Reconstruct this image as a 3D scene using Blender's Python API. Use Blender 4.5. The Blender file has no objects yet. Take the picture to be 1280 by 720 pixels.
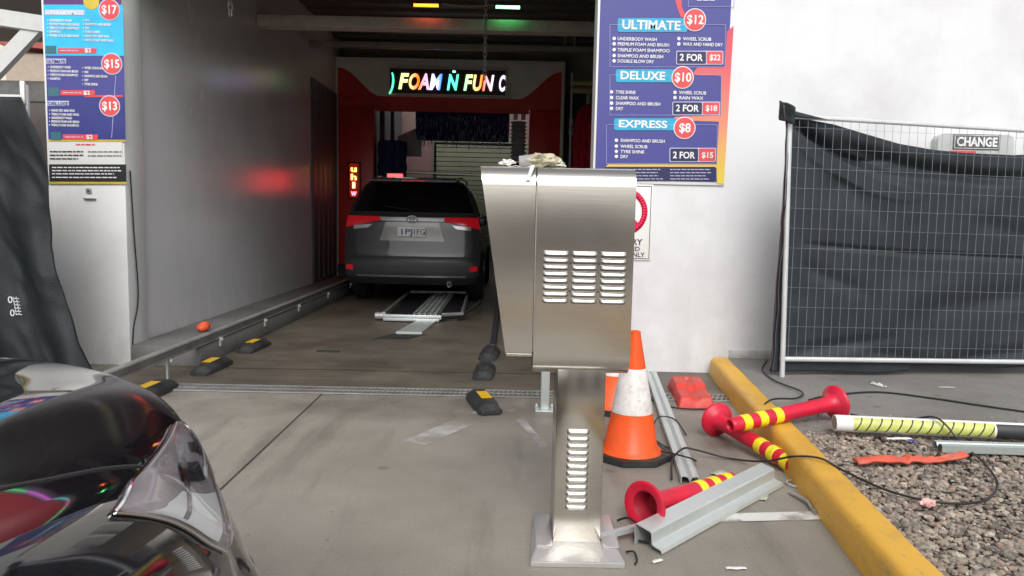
import bpy, bmesh, math, random
from mathutils import Vector, Matrix
R = math.radians
random.seed(7)
S = bpy.context.scene
COL = S.collection

# ------------------------------------------------------------------ camera
cam = bpy.data.cameras.new('camera')
co = bpy.data.objects.new('camera', cam); COL.objects.link(co)
cam.sensor_width = 36.0; cam.lens = 924 / 1280 * 36
cam.clip_start = 0.05; cam.clip_end = 2000
P, RO, YW = R(5.5), R(1.2), R(-0.25)
fw = Vector((-math.sin(YW) * math.cos(P), math.cos(YW) * math.cos(P), -math.sin(P)))
r0 = Vector((math.cos(YW), math.sin(YW), 0)); u0 = r0.cross(fw)
rt = math.cos(RO) * r0 + math.sin(RO) * u0
up = -math.sin(RO) * r0 + math.cos(RO) * u0
m = Matrix((rt, up, -fw)).transposed().to_4x4(); m.translation = (0, 0, 1.25)
co.matrix_world = m
S.camera = co

# ------------------------------------------------------------------ world, sun, exposure
SUN_EL, SUN_AZ = 44, 178      # azimuth clockwise from +Y
w = bpy.data.worlds.new('World'); S.world = w; w.use_nodes = True
nt = w.node_tree; nt.nodes.clear()
sky = nt.nodes.new('ShaderNodeTexSky'); sky.sky_type = 'NISHITA'; sky.sun_disc = False
sky.sun_elevation = R(SUN_EL); sky.sun_rotation = R(SUN_AZ)
sky.air_density = 1.0; sky.dust_density = 3.0; sky.ozone_density = 1.0
hs = nt.nodes.new('ShaderNodeHueSaturation'); hs.inputs['Saturation'].default_value = 0.22
bg = nt.nodes.new('ShaderNodeBackground'); bg.inputs['Strength'].default_value = 0.15
wo = nt.nodes.new('ShaderNodeOutputWorld')
nt.links.new(sky.outputs[0], hs.inputs['Color']); nt.links.new(hs.outputs[0], bg.inputs[0]); nt.links.new(bg.outputs[0], wo.inputs[0])
sl = bpy.data.lights.new('sun', 'SUN'); sl.energy = 1.15; sl.angle = R(28); sl.color = (1, 0.97, 0.93)
so = bpy.data.objects.new('sun', sl); COL.objects.link(so)
d = Vector((math.sin(R(SUN_AZ)) * math.cos(R(SUN_EL)), math.cos(R(SUN_AZ)) * math.cos(R(SUN_EL)), math.sin(R(SUN_EL))))
so.rotation_euler = d.to_track_quat('Z', 'Y').to_euler()
S.view_settings.view_transform = 'Standard'; S.view_settings.look = 'None'
S.view_settings.exposure = 0.36; S.view_settings.gamma = 1
S.render.engine = 'CYCLES'
S.cycles.max_bounces = 8; S.cycles.diffuse_bounces = 6; S.cycles.glossy_bounces = 4
S.cycles.use_denoising = True

# ------------------------------------------------------------------ materials
def mat(name, col, rough=0.5, metal=0.0, var=0.12, scale=6.0, bump=0.0, bscale=60.0, spec=0.5,
        emit=0.0, coat=0.0, stretch=None, dirt=None, dscale=1.5, rvar=0.0, trans=0.0, alpha=1.0, det=5):
    M = bpy.data.materials.new(name); M.use_nodes = True
    n = M.node_tree; b = n.nodes['Principled BSDF']; L = n.links.new
    b.inputs['Roughness'].default_value = rough; b.inputs['Metallic'].default_value = metal
    b.inputs['Specular IOR Level'].default_value = spec
    b.inputs['Coat Weight'].default_value = coat; b.inputs['Coat Roughness'].default_value = 0.03
    b.inputs['Transmission Weight'].default_value = trans; b.inputs['Alpha'].default_value = alpha
    c4 = (*col, 1)
    if emit:
        b.inputs['Emission Color'].default_value = c4; b.inputs['Emission Strength'].default_value = emit
    tc = n.nodes.new('ShaderNodeTexCoord'); mp = n.nodes.new('ShaderNodeMapping')
    L(tc.outputs['Object'], mp.inputs[0])
    if stretch: mp.inputs['Scale'].default_value = stretch
    nz = n.nodes.new('ShaderNodeTexNoise'); nz.inputs['Scale'].default_value = scale
    nz.inputs['Detail'].default_value = det; nz.inputs['Roughness'].default_value = 0.6
    L(mp.outputs[0], nz.inputs['Vector'])
    r = n.nodes.new('ShaderNodeValToRGB')
    r.color_ramp.elements[0].position = 0.3; r.color_ramp.elements[1].position = 0.7
    r.color_ramp.elements[0].color = (*[max(0, x * (1 - var)) for x in col], 1)
    r.color_ramp.elements[1].color = (*[min(1, x * (1 + var)) for x in col], 1)
    L(nz.outputs[0], r.inputs[0]); out = r.outputs[0]
    if dirt:
        n2 = n.nodes.new('ShaderNodeTexNoise'); n2.inputs['Scale'].default_value = dscale
        n2.inputs['Detail'].default_value = 8; n2.inputs['Roughness'].default_value = 0.65
        L(tc.outputs['Object'], n2.inputs['Vector'])
        r2 = n.nodes.new('ShaderNodeValToRGB'); r2.color_ramp.elements[0].position = 0.48; r2.color_ramp.elements[1].position = 0.72
        L(n2.outputs[0], r2.inputs[0])
        mx = n.nodes.new('ShaderNodeMix'); mx.data_type = 'RGBA'
        L(r2.outputs[0], mx.inputs[0]); L(out, mx.inputs[6]); mx.inputs[7].default_value = (*dirt, 1); out = mx.outputs[2]
    L(out, b.inputs['Base Color'])
    if rvar:
        mr = n.nodes.new('ShaderNodeMapRange'); mr.inputs[3].default_value = rough - rvar; mr.inputs[4].default_value = rough + rvar
        mr.inputs[1].default_value = .3; mr.inputs[2].default_value = .7
        L(nz.outputs[0], mr.inputs[0]); L(mr.outputs[0], b.inputs['Roughness'])
    if bump:
        n3 = n.nodes.new('ShaderNodeTexNoise'); n3.inputs['Scale'].default_value = bscale; n3.inputs['Detail'].default_value = 4
        L(mp.outputs[0], n3.inputs['Vector'])
        bp = n.nodes.new('ShaderNodeBump'); bp.inputs['Strength'].default_value = bump; bp.inputs['Distance'].default_value = 0.01
        L(n3.outputs[0], bp.inputs['Height']); L(bp.outputs[0], b.inputs['Normal'])
    return M

def concrete(name, base, dark, stainc, scale=1.0, rough=0.75, stain_lo=0.5, streak=None, damp=None):
    M = bpy.data.materials.new(name); M.use_nodes = True
    n = M.node_tree; b = n.nodes['Principled BSDF']; L = n.links.new
    tc = n.nodes.new('ShaderNodeTexCoord')
    def noise(s, d, st=None, w=0):
        mp = n.nodes.new('ShaderNodeMapping'); L(tc.outputs['Object'], mp.inputs[0])
        if st: mp.inputs['Scale'].default_value = st
        mp.inputs['Location'].default_value = (w, w * .7, 0)
        z = n.nodes.new('ShaderNodeTexNoise'); z.inputs['Scale'].default_value = s; z.inputs['Detail'].default_value = d
        z.inputs['Roughness'].default_value = .62; L(mp.outputs[0], z.inputs['Vector']); return z.outputs[0]
    def ramp(v, a, c, ca=(0, 0, 0, 1), cc=(1, 1, 1, 1)):
        r = n.nodes.new('ShaderNodeValToRGB'); e = r.color_ramp.elements
        e[0].position = a; e[1].position = c; e[0].color = ca; e[1].color = cc; L(v, r.inputs[0]); return r.outputs[0]
    def mix(f, A, B):
        x = n.nodes.new('ShaderNodeMix'); x.data_type = 'RGBA'; L(f, x.inputs[0]); L(A, x.inputs[6])
        if isinstance(B, tuple): x.inputs[7].default_value = B
        else: L(B, x.inputs[7])
        return x.outputs[2]
    c = ramp(noise(1.1 * scale, 8), .38, .62, (*dark, 1), (*base, 1))
    c = mix(ramp(noise(.55 * scale, 10, w=7), stain_lo, .78), c, (*stainc, 1))
    if streak:
        c = mix(ramp(noise(1.6, 9, st=streak, w=3), .55, .75), c, (*[x * .62 for x in stainc], 1))
    if damp:
        g = n.nodes.new('ShaderNodeSeparateXYZ'); L(tc.outputs['Object'], g.inputs[0])
        q = n.nodes.new('ShaderNodeMapRange'); q.inputs[1].default_value = damp[0]; q.inputs[2].default_value = damp[1]; q.interpolation_type = 'SMOOTHSTEP'; L(g.outputs[1], q.inputs[0])
        k = n.nodes.new('ShaderNodeMath'); k.operation = 'MULTIPLY'; L(q.outputs[0], k.inputs[0]); L(ramp(noise(1.3, 7, w=19), .42, .66), k.inputs[1])
        c = mix(k.outputs[0], c, (*[x * .72 for x in stainc], 1))
        # long soft tyre scrubs running into the bay
        c = mix(ramp(noise(2.2, 6, st=(1.6, .22, 1), w=5), .54, .80), c, (*[x * .80 for x in stainc], 1))
    sp = ramp(noise(150, 3), .3, .7, (.76, .76, .76, 1), (1.2, 1.2, 1.2, 1))
    mu = n.nodes.new('ShaderNodeMix'); mu.data_type = 'RGBA'; mu.blend_type = 'MULTIPLY'; mu.inputs[0].default_value = 1
    L(c, mu.inputs[6]); L(sp, mu.inputs[7]); c = mu.outputs[2]
    # small dark spots of gum and oil
    vo = n.nodes.new('ShaderNodeTexVoronoi'); vo.inputs['Scale'].default_value = 2.6; L(tc.outputs['Object'], vo.inputs['Vector'])
    vo2 = n.nodes.new('ShaderNodeTexVoronoi'); vo2.inputs['Scale'].default_value = 7.5; L(tc.outputs['Object'], vo2.inputs['Vector'])
    c = mix(ramp(vo2.outputs['Distance'], .05, .085, (.5, .5, .5, 1), (0, 0, 0, 1)), c, (*[x * .55 for x in dark], 1))
    sf = ramp(vo.outputs['Distance'], .045, .095, (.55, .55, .55, 1), (0, 0, 0, 1))
    c = mix(sf, c, (*[x * .45 for x in dark], 1))
    L(c, b.inputs['Base Color'])
    mr = n.nodes.new('ShaderNodeMapRange'); mr.inputs[3].default_value = rough - .18; mr.inputs[4].default_value = rough + .12
    L(noise(1.4, 5, w=11), mr.inputs[0]); L(mr.outputs[0], b.inputs['Roughness'])
    bp = n.nodes.new('ShaderNodeBump'); bp.inputs['Strength'].default_value = .25; bp.inputs['Distance'].default_value = .01
    L(noise(70, 5), bp.inputs['Height']); L(bp.outputs[0], b.inputs['Normal'])
    return M

def steel(name, col, rough, axis_scale, bumpst=.05, metal=1.0):
    """brushed or rolled sheet metal: fine stretched grain in colour and roughness, slow waviness"""
    M = bpy.data.materials.new(name); M.use_nodes = True
    n = M.node_tree; b = n.nodes['Principled BSDF']; L = n.links.new
    b.inputs['Metallic'].default_value = metal
    tc = n.nodes.new('ShaderNodeTexCoord'); mp = n.nodes.new('ShaderNodeMapping'); mp.inputs['Scale'].default_value = axis_scale
    L(tc.outputs['Object'], mp.inputs[0])
    z = n.nodes.new('ShaderNodeTexNoise'); z.inputs['Scale'].default_value = 40; z.inputs['Detail'].default_value = 6; L(mp.outputs[0], z.inputs['Vector'])
    r = n.nodes.new('ShaderNodeValToRGB'); e = r.color_ramp.elements; e[0].position = .25; e[1].position = .75
    e[0].color = (*[x * .95 for x in col], 1); e[1].color = (*[min(1, x * 1.04) for x in col], 1)
    L(z.outputs[0], r.inputs[0]); L(r.outputs[0], b.inputs['Base Color'])
    mr = n.nodes.new('ShaderNodeMapRange'); mr.inputs[3].default_value = rough - .05; mr.inputs[4].default_value = rough + .06
    z3 = n.nodes.new('ShaderNodeTexNoise'); z3.inputs['Scale'].default_value = 2.2; z3.inputs['Detail'].default_value = 6; L(tc.outputs['Object'], z3.inputs['Vector'])
    L(z3.outputs[0], mr.inputs[0]); L(mr.outputs[0], b.inputs['Roughness'])
    z2 = n.nodes.new('ShaderNodeTexNoise'); z2.inputs['Scale'].default_value = 3.2; z2.inputs['Detail'].default_value = 1; L(tc.outputs['Object'], z2.inputs['Vector'])
    bp0 = n.nodes.new('ShaderNodeBump'); bp0.inputs['Strength'].default_value = .0; bp0.inputs['Distance'].default_value = .03; L(z2.outputs[0], bp0.inputs['Height'])
    bp = n.nodes.new('ShaderNodeBump'); bp.inputs['Strength'].default_value = bumpst; bp.inputs['Distance'].default_value = .004
    L(z.outputs[0], bp.inputs['Height']); L(bp0.outputs[0], bp.inputs['Normal']); L(bp.outputs[0], b.inputs['Normal'])
    return M

M = {}
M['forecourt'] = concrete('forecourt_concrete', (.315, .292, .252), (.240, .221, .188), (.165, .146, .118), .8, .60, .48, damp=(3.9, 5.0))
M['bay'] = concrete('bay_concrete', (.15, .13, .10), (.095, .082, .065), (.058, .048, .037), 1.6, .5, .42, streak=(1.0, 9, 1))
M['slab'] = concrete('slab_concrete', (.235, .225, .205), (.18, .172, .158), (.14, .13, .12), 1.4, .8)
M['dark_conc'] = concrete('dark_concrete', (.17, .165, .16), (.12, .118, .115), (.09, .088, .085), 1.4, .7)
M['wall'] = mat('white_wall_paint', (.72, .73, .745), .42, var=.03, scale=1.5, bump=.08, bscale=40, dirt=(.585, .58, .585), dscale=.8, spec=.4)
M['bay_wall'] = mat('grey_gloss_wall', (.74, .74, .76), .24, var=.03, scale=1.2, dirt=(.66, .65, .65), dscale=.7, spec=.6, rvar=.04)
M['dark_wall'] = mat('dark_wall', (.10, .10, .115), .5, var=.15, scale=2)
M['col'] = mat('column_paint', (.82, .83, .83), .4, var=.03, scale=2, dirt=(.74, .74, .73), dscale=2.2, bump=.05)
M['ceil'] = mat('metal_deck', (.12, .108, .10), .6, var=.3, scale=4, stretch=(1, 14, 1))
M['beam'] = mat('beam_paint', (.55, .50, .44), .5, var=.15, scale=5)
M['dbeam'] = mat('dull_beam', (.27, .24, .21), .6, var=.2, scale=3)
M['red_fascia'] = mat('red_fascia', (.50, .02, .03), .4, var=.05)
M['yellow'] = mat('yellow_kerb_paint', (.68, .38, .045), .5, var=.05, scale=5, bump=.12, bscale=60, dirt=(.56, .30, .04), dscale=1.6, rvar=.1)
M['ss'] = steel('brushed_stainless', (.60, .565, .51), .17, (.12, 3, 5), .010)
M['ss_edge'] = steel('stainless_edge', (.66, .65, .62), .3, (1, 1, 1))
M['slot'] = mat('slot_dark', (.03, .03, .03), .6)
M['alu'] = mat('base_plate_cast', (.56, .56, .56), .38, .6, var=.06, scale=12, dirt=(.42, .40, .37), dscale=3, bump=.12)
M['galv'] = steel('galvanised', (.60, .64, .63), .40, (1, 1, 1), .05, .55)
M['galv_dull'] = mat('galvanised_dull', (.40, .40, .39), .5, .6, var=.2, scale=8, dirt=(.25, .23, .2), dscale=4)
M['pink'] = mat('magenta_rubber', (.62, .006, .036), .42, var=.12, scale=9, dirt=(.42, .02, .05), dscale=7, bump=.1, bscale=90)
M['pink_in'] = mat('magenta_inside', (.30, .005, .02), .6)
M['fluoro'] = mat('yellow_reflective', (.82, .70, .015), .4, var=.05, bump=.1, bscale=200)
M['orange'] = mat('orange_cone_plastic', (.90, .095, .006), .42, var=.06, scale=10, dirt=(.55, .1, .02), dscale=6, bump=.05)
M['cone_white'] = mat('cone_white_sleeve', (.74, .71, .69), .38, var=.05, scale=20, dirt=(.55, .52, .49), dscale=9)
M['rubber'] = mat('black_rubber', (.022, .022, .023), .6, var=.3, scale=15, dirt=(.05, .048, .045), dscale=5, bump=.2, bscale=80)
M['redplastic'] = mat('red_plastic', (.62, .045, .03), .5, var=.1, scale=9, dirt=(.42, .06, .04), dscale=6, bump=.15)
M['orangestrip'] = mat('faded_orange_plastic', (.62, .10, .055), .55, var=.15, scale=14, dirt=(.45, .14, .09), dscale=8, bump=.2)
M['cloth'] = mat('black_shade_cloth', (.023, .029, .034), .5, var=.22, scale=3, bump=.3, bscale=260, spec=.35, det=7)
M['cloth_l'] = mat('black_tarpaulin', (.010, .013, .015), .5, var=.35, scale=4, bump=.3, bscale=160, spec=.3)
M['hem'] = mat('faded_hem', (.10, .085, .095), .6, var=.2)
M['wire'] = mat('fence_wire', (.26, .28, .30), .45, .3, var=.1)
M['tube'] = mat('fence_tube', (.66, .68, .69), .4, .35, var=.08)
M['white'] = mat('white_plastic', (.78, .78, .76), .4, var=.03)
M['black'] = mat('black_plastic', (.02, .02, .02), .4)
M['cable'] = mat('black_cable', (.015, .015, .015), .45)
M['blue'] = mat('board_blue', (.060, .062, .27), .38, var=.04, scale=2)
M['blue_dark'] = mat('board_dark_blue', (.035, .042, .21), .38)
M['navy'] = mat('board_navy', (.02, .022, .09), .38)
M['cyan'] = mat('board_cyan', (.02, .36, .58), .38)
M['cyan2'] = mat('board_light_cyan', (.03, .48, .80), .38)
M['bred'] = mat('board_red', (.70, .07, .08), .38)
M['purple'] = mat('board_purple', (.10, .03, .16), .38)
M['teal'] = mat('board_teal', (.04, .14, .17), .38)
M['bline'] = mat('board_line', (.35, .36, .62), .4)
M['gold'] = mat('board_gold', (.62, .47, .05), .35, .2)
M['ink'] = mat('black_ink', (.015, .015, .018), .5)
M['ink_grey'] = mat('grey_ink', (.2, .2, .22), .5)
M['txt'] = mat('white_print', (.80, .80, .80), .4)
M['txt2'] = mat('pale_print', (.52, .54, .70), .4)
M['proh'] = mat('prohibition_red', (.66, .005, .06), .4)
M['suv'] = mat('grey_metallic_paint', (.042, .038, .042), .3, .3, var=.04, coat=.7)
M['suv_trim'] = mat('dark_bumper_plastic', (.035, .037, .04), .5, var=.1)
M['glass'] = mat('tinted_glass', (.004, .004, .005), .04, spec=.6, coat=.4)
M['chrome'] = mat('chrome', (.75, .75, .76), .12, 1.0, var=.02)
M['silver'] = mat('silver_trim', (.45, .45, .46), .3, .8)
M['tail'] = mat('red_lens_added_glow', (.50, .006, .014), .15, coat=1.0, emit=0.22)  # faint glow added to brighten lenses and reflectors that are not lit
M['lens_clear'] = mat('clear_lens', (.55, .55, .58), .12, .4, coat=1.0)
M['tyre'] = mat('tyre', (.014, .014, .014), .75)
M['rim'] = mat('alloy_rim', (.35, .35, .36), .3, .9)
M['bpaint'] = mat('black_paint', (.010, .010, .013), .05, var=.0, coat=0.8, spec=.5)
M['plate'] = mat('number_plate', (.86, .87, .88), .4)
M['mach'] = mat('machine_beige', (.80, .76, .68), .45, var=.05, dirt=(.68, .64, .57), dscale=2)
M['mred'] = mat('machine_red', (.66, .045, .04), .38, var=.08, dirt=(.40, .025, .025), dscale=1.2)
M['mdark'] = mat('machine_dark', (.02, .02, .026), .5)
M['navybrush'] = mat('navy_brush', (.022, .030, .13), .8, var=.5, scale=30, stretch=(1, 1, .15))
M['redbrush'] = mat('red_brush', (.46, .008, .025), .8, var=.5, scale=30, stretch=(1, 1, .1))
M['tan'] = mat('tan_arm', (.42, .33, .17), .5, var=.1)
M['hose'] = mat('pale_hose', (.45, .48, .52), .5)
M['shutter'] = mat('olive_shutter', (.10, .105, .07), .55, var=.15, scale=3)
M['pinkwall'] = mat('pink_panel', (.10, .055, .05), .6)
M['brick'] = mat('tan_brick', (.62, .55, .48), .8, var=.15, scale=5)
M['roofwhite'] = mat('white_steel', (.62, .63, .62), .45, var=.08, dirt=(.45, .44, .43), dscale=3)
M['farwall'] = mat('far_cream_wall', (.70, .62, .52), .7, var=.06)
M['fartan'] = mat('far_tan_wall', (.40, .33, .26), .7, var=.08)
M['farroof'] = mat('far_red_roof', (.35, .08, .06), .6)
M['gstone'] = None
def emis(name, col, st):
    X = mat(name, col, .5, var=0); b = X.node_tree.nodes['Principled BSDF']
    b.inputs['Emission Color'].default_value = (*col, 1); b.inputs['Emission Strength'].default_value = st; return X
M['e_green'] = emis('led_green', (.10, 1, .25), 10); M['e_orange'] = emis('led_orange', (1, .10, .008), 8)
M['e_red'] = emis('led_red', (1, .03, .04), 6)
M['wallmark'] = None

def weather(X, col, amt, lo=.52, hi=.75, st=(5, 5, .35), z0=None, z1=None):
    n = X.node_tree; b = n.nodes['Principled BSDF']; L = n.links.new; old = b.inputs['Base Color'].links[0].from_socket
    tc = n.nodes.new('ShaderNodeTexCoord'); mp = n.nodes.new('ShaderNodeMapping'); mp.inputs['Scale'].default_value = st; L(tc.outputs['Object'], mp.inputs[0])
    z = n.nodes.new('ShaderNodeTexNoise'); z.inputs['Scale'].default_value = 1.0; z.inputs['Detail'].default_value = 8; z.inputs['Roughness'].default_value = .7; L(mp.outputs[0], z.inputs['Vector'])
    r = n.nodes.new('ShaderNodeMapRange'); r.inputs[1].default_value = lo; r.inputs[2].default_value = hi; r.inputs[4].default_value = amt; L(z.outputs[0], r.inputs[0]); f = r.outputs[0]
    if z0 is not None:
        g = n.nodes.new('ShaderNodeSeparateXYZ'); L(tc.outputs['Object'], g.inputs[0]); q = n.nodes.new('ShaderNodeMapRange'); q.inputs[1].default_value = z1; q.inputs[2].default_value = z0; L(g.outputs[2], q.inputs[0])
        k = n.nodes.new('ShaderNodeMath'); k.operation = 'MULTIPLY'; L(f, k.inputs[0]); L(q.outputs[0], k.inputs[1]); f = k.outputs[0]
    mx = n.nodes.new('ShaderNodeMix'); mx.data_type = 'RGBA'; L(f, mx.inputs[0]); L(old, mx.inputs[6]); mx.inputs[7].default_value = (*col, 1); L(mx.outputs[2], b.inputs['Base Color'])
for nm in ('wall', 'col', 'bay_wall'):
    weather(M[nm], (.50, .48, .45), .12); weather(M[nm], (.42, .39, .35), .28, .38, .62, (7, 7, 5), .13, .55)
weather(M['cone_white'], (.3, .28, .25), .5, .5, .7, (30, 30, 30)); weather(M['orange'], (.30, .10, .05), .5, .55, .72, (22, 22, 14))
weather(M['pink'], (.16, .02, .03), .6, .55, .72, (26, 26, 12)); weather(M['yellow'], (.30, .22, .12), .5, .55, .70, (10, 4, 10)); weather(M['yellow'], (.12, .10, .08), .5, .60, .70, (28, 9, 28))
weather(M['ss'], (.42, .40, .36), .35, .56, .72, (9, 9, 3)); weather(M['redplastic'], (.25, .08, .06), .5, .5, .7, (30, 30, 30)); weather(M['fluoro'], (.4, .33, .05), .5, .5, .7, (40, 40, 40))

# ------------------------------------------------------------------ mesh helpers
ORIG = {}
def finish(bm, ang=35):
    bmesh.ops.recalc_face_normals(bm, faces=bm.faces)
    for f in bm.faces: f.smooth = True
    for e in bm.edges:
        if len(e.link_faces) == 2: e.smooth = e.calc_face_angle(0) < R(ang)
def obj(name, bm, m, parent=None, ang=35, fin=True):
    if fin: finish(bm, ang)
    me = bpy.data.meshes.new(name)
    org = ORIG.get(parent.name, Vector((0, 0, 0))) if parent else Vector((0, 0, 0))
    if org.length: bmesh.ops.translate(bm, verts=bm.verts, vec=-org)
    bm.to_mesh(me); bm.free()
    ms = m if isinstance(m, (list, tuple)) else [m]
    for x in ms: me.materials.append(x)
    o = bpy.data.objects.new(name, me); COL.objects.link(o)
    if parent: o.parent = parent; ORIG[o.name] = org
    return o
def thing(name, label, cat, loc=(0, 0, 0), group=None, local=False):
    o = bpy.data.objects.new(name, None); COL.objects.link(o); o.location = loc; o.empty_display_size = .1
    o['label'] = label; o['category'] = cat
    if group: o['group'] = group
    ORIG[o.name] = Vector((0, 0, 0)) if local else Vector(loc)
    return o
def tag(o, label, cat, group=None):
    o['label'] = label; o['category'] = cat
    if group: o['group'] = group
    return o
def recenter(o):
    """put a single-mesh thing's origin at its base"""
    vs = o.data.vertices
    xs = [v.co.x for v in vs]; ys = [v.co.y for v in vs]; zs = [v.co.z for v in vs]
    c = Vector(((min(xs) + max(xs)) / 2, (min(ys) + max(ys)) / 2, min(zs)))
    o.data.transform(Matrix.Translation(-c)); o.location = c
    return o
def struct(name, bm, m, kind='structure', **k):
    o = obj(name, bm, m, **k); o['kind'] = kind; return o
def box(bm, x0, x1, y0, y1, z0, z1, bev=0.0, rot=None, mi=0, seg=2):
    g = bmesh.ops.create_cube(bm, size=1.0); vs = g['verts']
    c = Vector(((x0 + x1) / 2, (y0 + y1) / 2, (z0 + z1) / 2))
    for v in vs: v.co = Vector((v.co.x * (x1 - x0), v.co.y * (y1 - y0), v.co.z * (z1 - z0)))
    fs = set(f for v in vs for f in v.link_faces)
    if bev:
        es = set(e for v in vs for e in v.link_edges)
        r = bmesh.ops.bevel(bm, geom=list(es), offset=bev, segments=seg, affect='EDGES', profile=.5)
        vs = list(set(v for f in r['faces'] for v in f.verts) | set(v for v in vs if v.is_valid)); fs = set(f for v in vs for f in v.link_faces)
    if rot is not None: 
        for v in vs: v.co = rot @ v.co
    for v in vs: v.co += c
    for f in fs: f.material_index = mi
    return bm
def B(*a, **k):
    return box(bmesh.new(), *a, **k)
def tube(bm, pts, rad, n=8, cap=True, mi=0):
    pts = [Vector(p) for p in pts]; rings = []
    rads = rad if isinstance(rad, (list, tuple)) else [rad] * len(pts)
    ref = None
    for i, p in enumerate(pts):
        t = (pts[min(i + 1, len(pts) - 1)] - pts[max(i - 1, 0)]).normalized()
        if ref is None:
            ref = Vector((0, 0, 1)) if abs(t.z) < .9 else Vector((1, 0, 0))
        a = t.cross(ref)
        if a.length < 1e-4: a = t.orthogonal()
        a.normalize(); b = a.cross(t).normalized(); ref = b
        rings.append([bm.verts.new(p + rads[i] * (math.cos(2 * math.pi * k / n + math.pi / n) * a + math.sin(2 * math.pi * k / n + math.pi / n) * b)) for k in range(n)])
    for A, C in zip(rings, rings[1:]):
        for k in range(n):
            f = bm.faces.new((A[k], A[(k + 1) % n], C[(k + 1) % n], C[k])); f.material_index = mi
    if cap:
        for rr in (rings[0], rings[-1]):
            f = bm.faces.new(rr); f.material_index = mi
    return bm
def T(pts, rad, n=8, **k): return tube(bmesh.new(), pts, rad, n, **k)
def smooth_path(pts, k=6):
    pts = [Vector(p) for p in pts]; out = []
    for i in range(len(pts) - 1):
        p0 = pts[max(i - 1, 0)]; p1 = pts[i]; p2 = pts[i + 1]; p3 = pts[min(i + 2, len(pts) - 1)]
        for j in range(k):
            t = j / k
            out.append(.5 * ((2 * p1) + (p2 - p0) * t + (2 * p0 - 5 * p1 + 4 * p2 - p3) * t * t + (3 * p1 - p0 - 3 * p2 + p3) * t ** 3))
    out.append(pts[-1]); return out
def lathe(prof, n=32, mi=0, bm=None, M4=None):
    bm = bm or bmesh.new(); rings = []
    for r, z in prof:
        if r < 1e-5: rings.append([bm.verts.new((0, 0, z))])
        else: rings.append([bm.verts.new((r * math.cos(2 * math.pi * k / n), r * math.sin(2 * math.pi * k / n), z)) for k in range(n)])
    allv = [v for q in rings for v in q]
    for A, C in zip(rings, rings[1:]):
        for k in range(n):
            if len(A) == 1 and len(C) == 1: continue
            if len(A) == 1: f = bm.faces.new((A[0], C[k], C[(k + 1) % n]))
            elif len(C) == 1: f = bm.faces.new((A[k], A[(k + 1) % n], C[0]))
            else: f = bm.faces.new((A[k], A[(k + 1) % n], C[(k + 1) % n], C[k]))
            f.material_index = mi
    if M4 is not None:
        for v in allv: v.co = M4 @ v.co
    return bm
def grid(fn, nu, nv, bm=None, mi=0):
    bm = bm or bmesh.new()
    V = [[bm.verts.new(fn(i / nu, j / nv)) for j in range(nv + 1)] for i in range(nu + 1)]
    for i in range(nu):
        for j in range(nv):
            f = bm.faces.new((V[i][j], V[i + 1][j], V[i + 1][j + 1], V[i][j + 1])); f.material_index = mi
    return bm
def extrude_poly(pts2, mapf, t0, t1, bm=None):
    """prism from a 2-D outline; mapf(u, v, t) gives the 3-D point"""
    bm = bm or bmesh.new()
    a = [bm.verts.new(mapf(u, v, t0)) for u, v in pts2]; b = [bm.verts.new(mapf(u, v, t1)) for u, v in pts2]
    bm.faces.new(a); bm.faces.new(b[::-1]); n = len(a)
    for i in range(n): bm.faces.new((a[i], b[i], b[(i + 1) % n], a[(i + 1) % n]))
    return bm
def solidify(o, t, off=0):
    md = o.modifiers.new('thickness', 'SOLIDIFY'); md.thickness = t; md.offset = off; return o
XZ = lambda x, z, y: (x, y, z)
def disc_pts(cx, cz, r, n=28): return [(cx + r * math.cos(2 * math.pi * i / n), cz + r * math.sin(2 * math.pi * i / n)) for i in range(n)]
def text_bm(s, h, x, z, y, align='LEFT', bold=.0, shear=0, squeeze=None, depth=.002, mapf=None):
    cu = bpy.data.curves.new('t', 'FONT'); cu.body = s; cu.size = h / .70; cu.align_x = align; cu.extrude = depth / 2
    cu.offset = bold * h; cu.shear = shear; cu.resolution_u = 3
    o = bpy.data.objects.new('t', cu); COL.objects.link(o)
    bpy.context.view_layer.update()
    dg = bpy.context.evaluated_depsgraph_get(); me = bpy.data.meshes.new_from_object(o.evaluated_get(dg))
    bm = bmesh.new(); bm.from_mesh(me); bpy.data.meshes.remove(me)
    bpy.data.objects.remove(o); bpy.data.curves.remove(cu)
    sx = 1
    if squeeze:
        xs = [v.co.x for v in bm.verts]; wd = max(xs) - min(xs)
        if wd > 0: sx = squeeze / wd
    for v in bm.verts:
        X, Z, D = v.co.x * sx, v.co.y, v.co.z
        v.co = mapf(X, Z, D) if mapf else Vector((x + X, y - D, z + Z))
    return bm
def join(bm, other):
    me = bpy.data.meshes.new('x'); other.to_mesh(me); other.free(); bm.from_mesh(me); bpy.data.meshes.remove(me); return bm
def noise2(x, y, s=1.0):
    from mathutils import noise
    return noise.noise(Vector((x * s, y * s, 3.7)))

# ================================================================== SETTING
# ground: one large sheet, forecourt; the bay floor lies inside the building
bm = bmesh.new()
def plane(bm, x0, x1, y0, y1, z, mi=0):
    f = bm.faces.new([bm.verts.new(p) for p in ((x0, y0, z), (x1, y0, z), (x1, y1, z), (x0, y1, z))]); f.material_index = mi
plane(bm, -150, 150, -150, 150, 0)
struct('ground', bm, M['forecourt'])
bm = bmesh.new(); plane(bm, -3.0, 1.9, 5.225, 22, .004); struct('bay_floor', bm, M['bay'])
bm = bmesh.new(); plane(bm, -1.2825, -1.2735, 1.2, 5.04, .004); plane(bm, -2.95, .655, 5.80, 5.812, .008)
plane(bm, .655, 1.62, 5.18, 5.19, .004); struct('ground_joint', bm, mat('joint_dark', (.045, .042, .038), .8))
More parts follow.
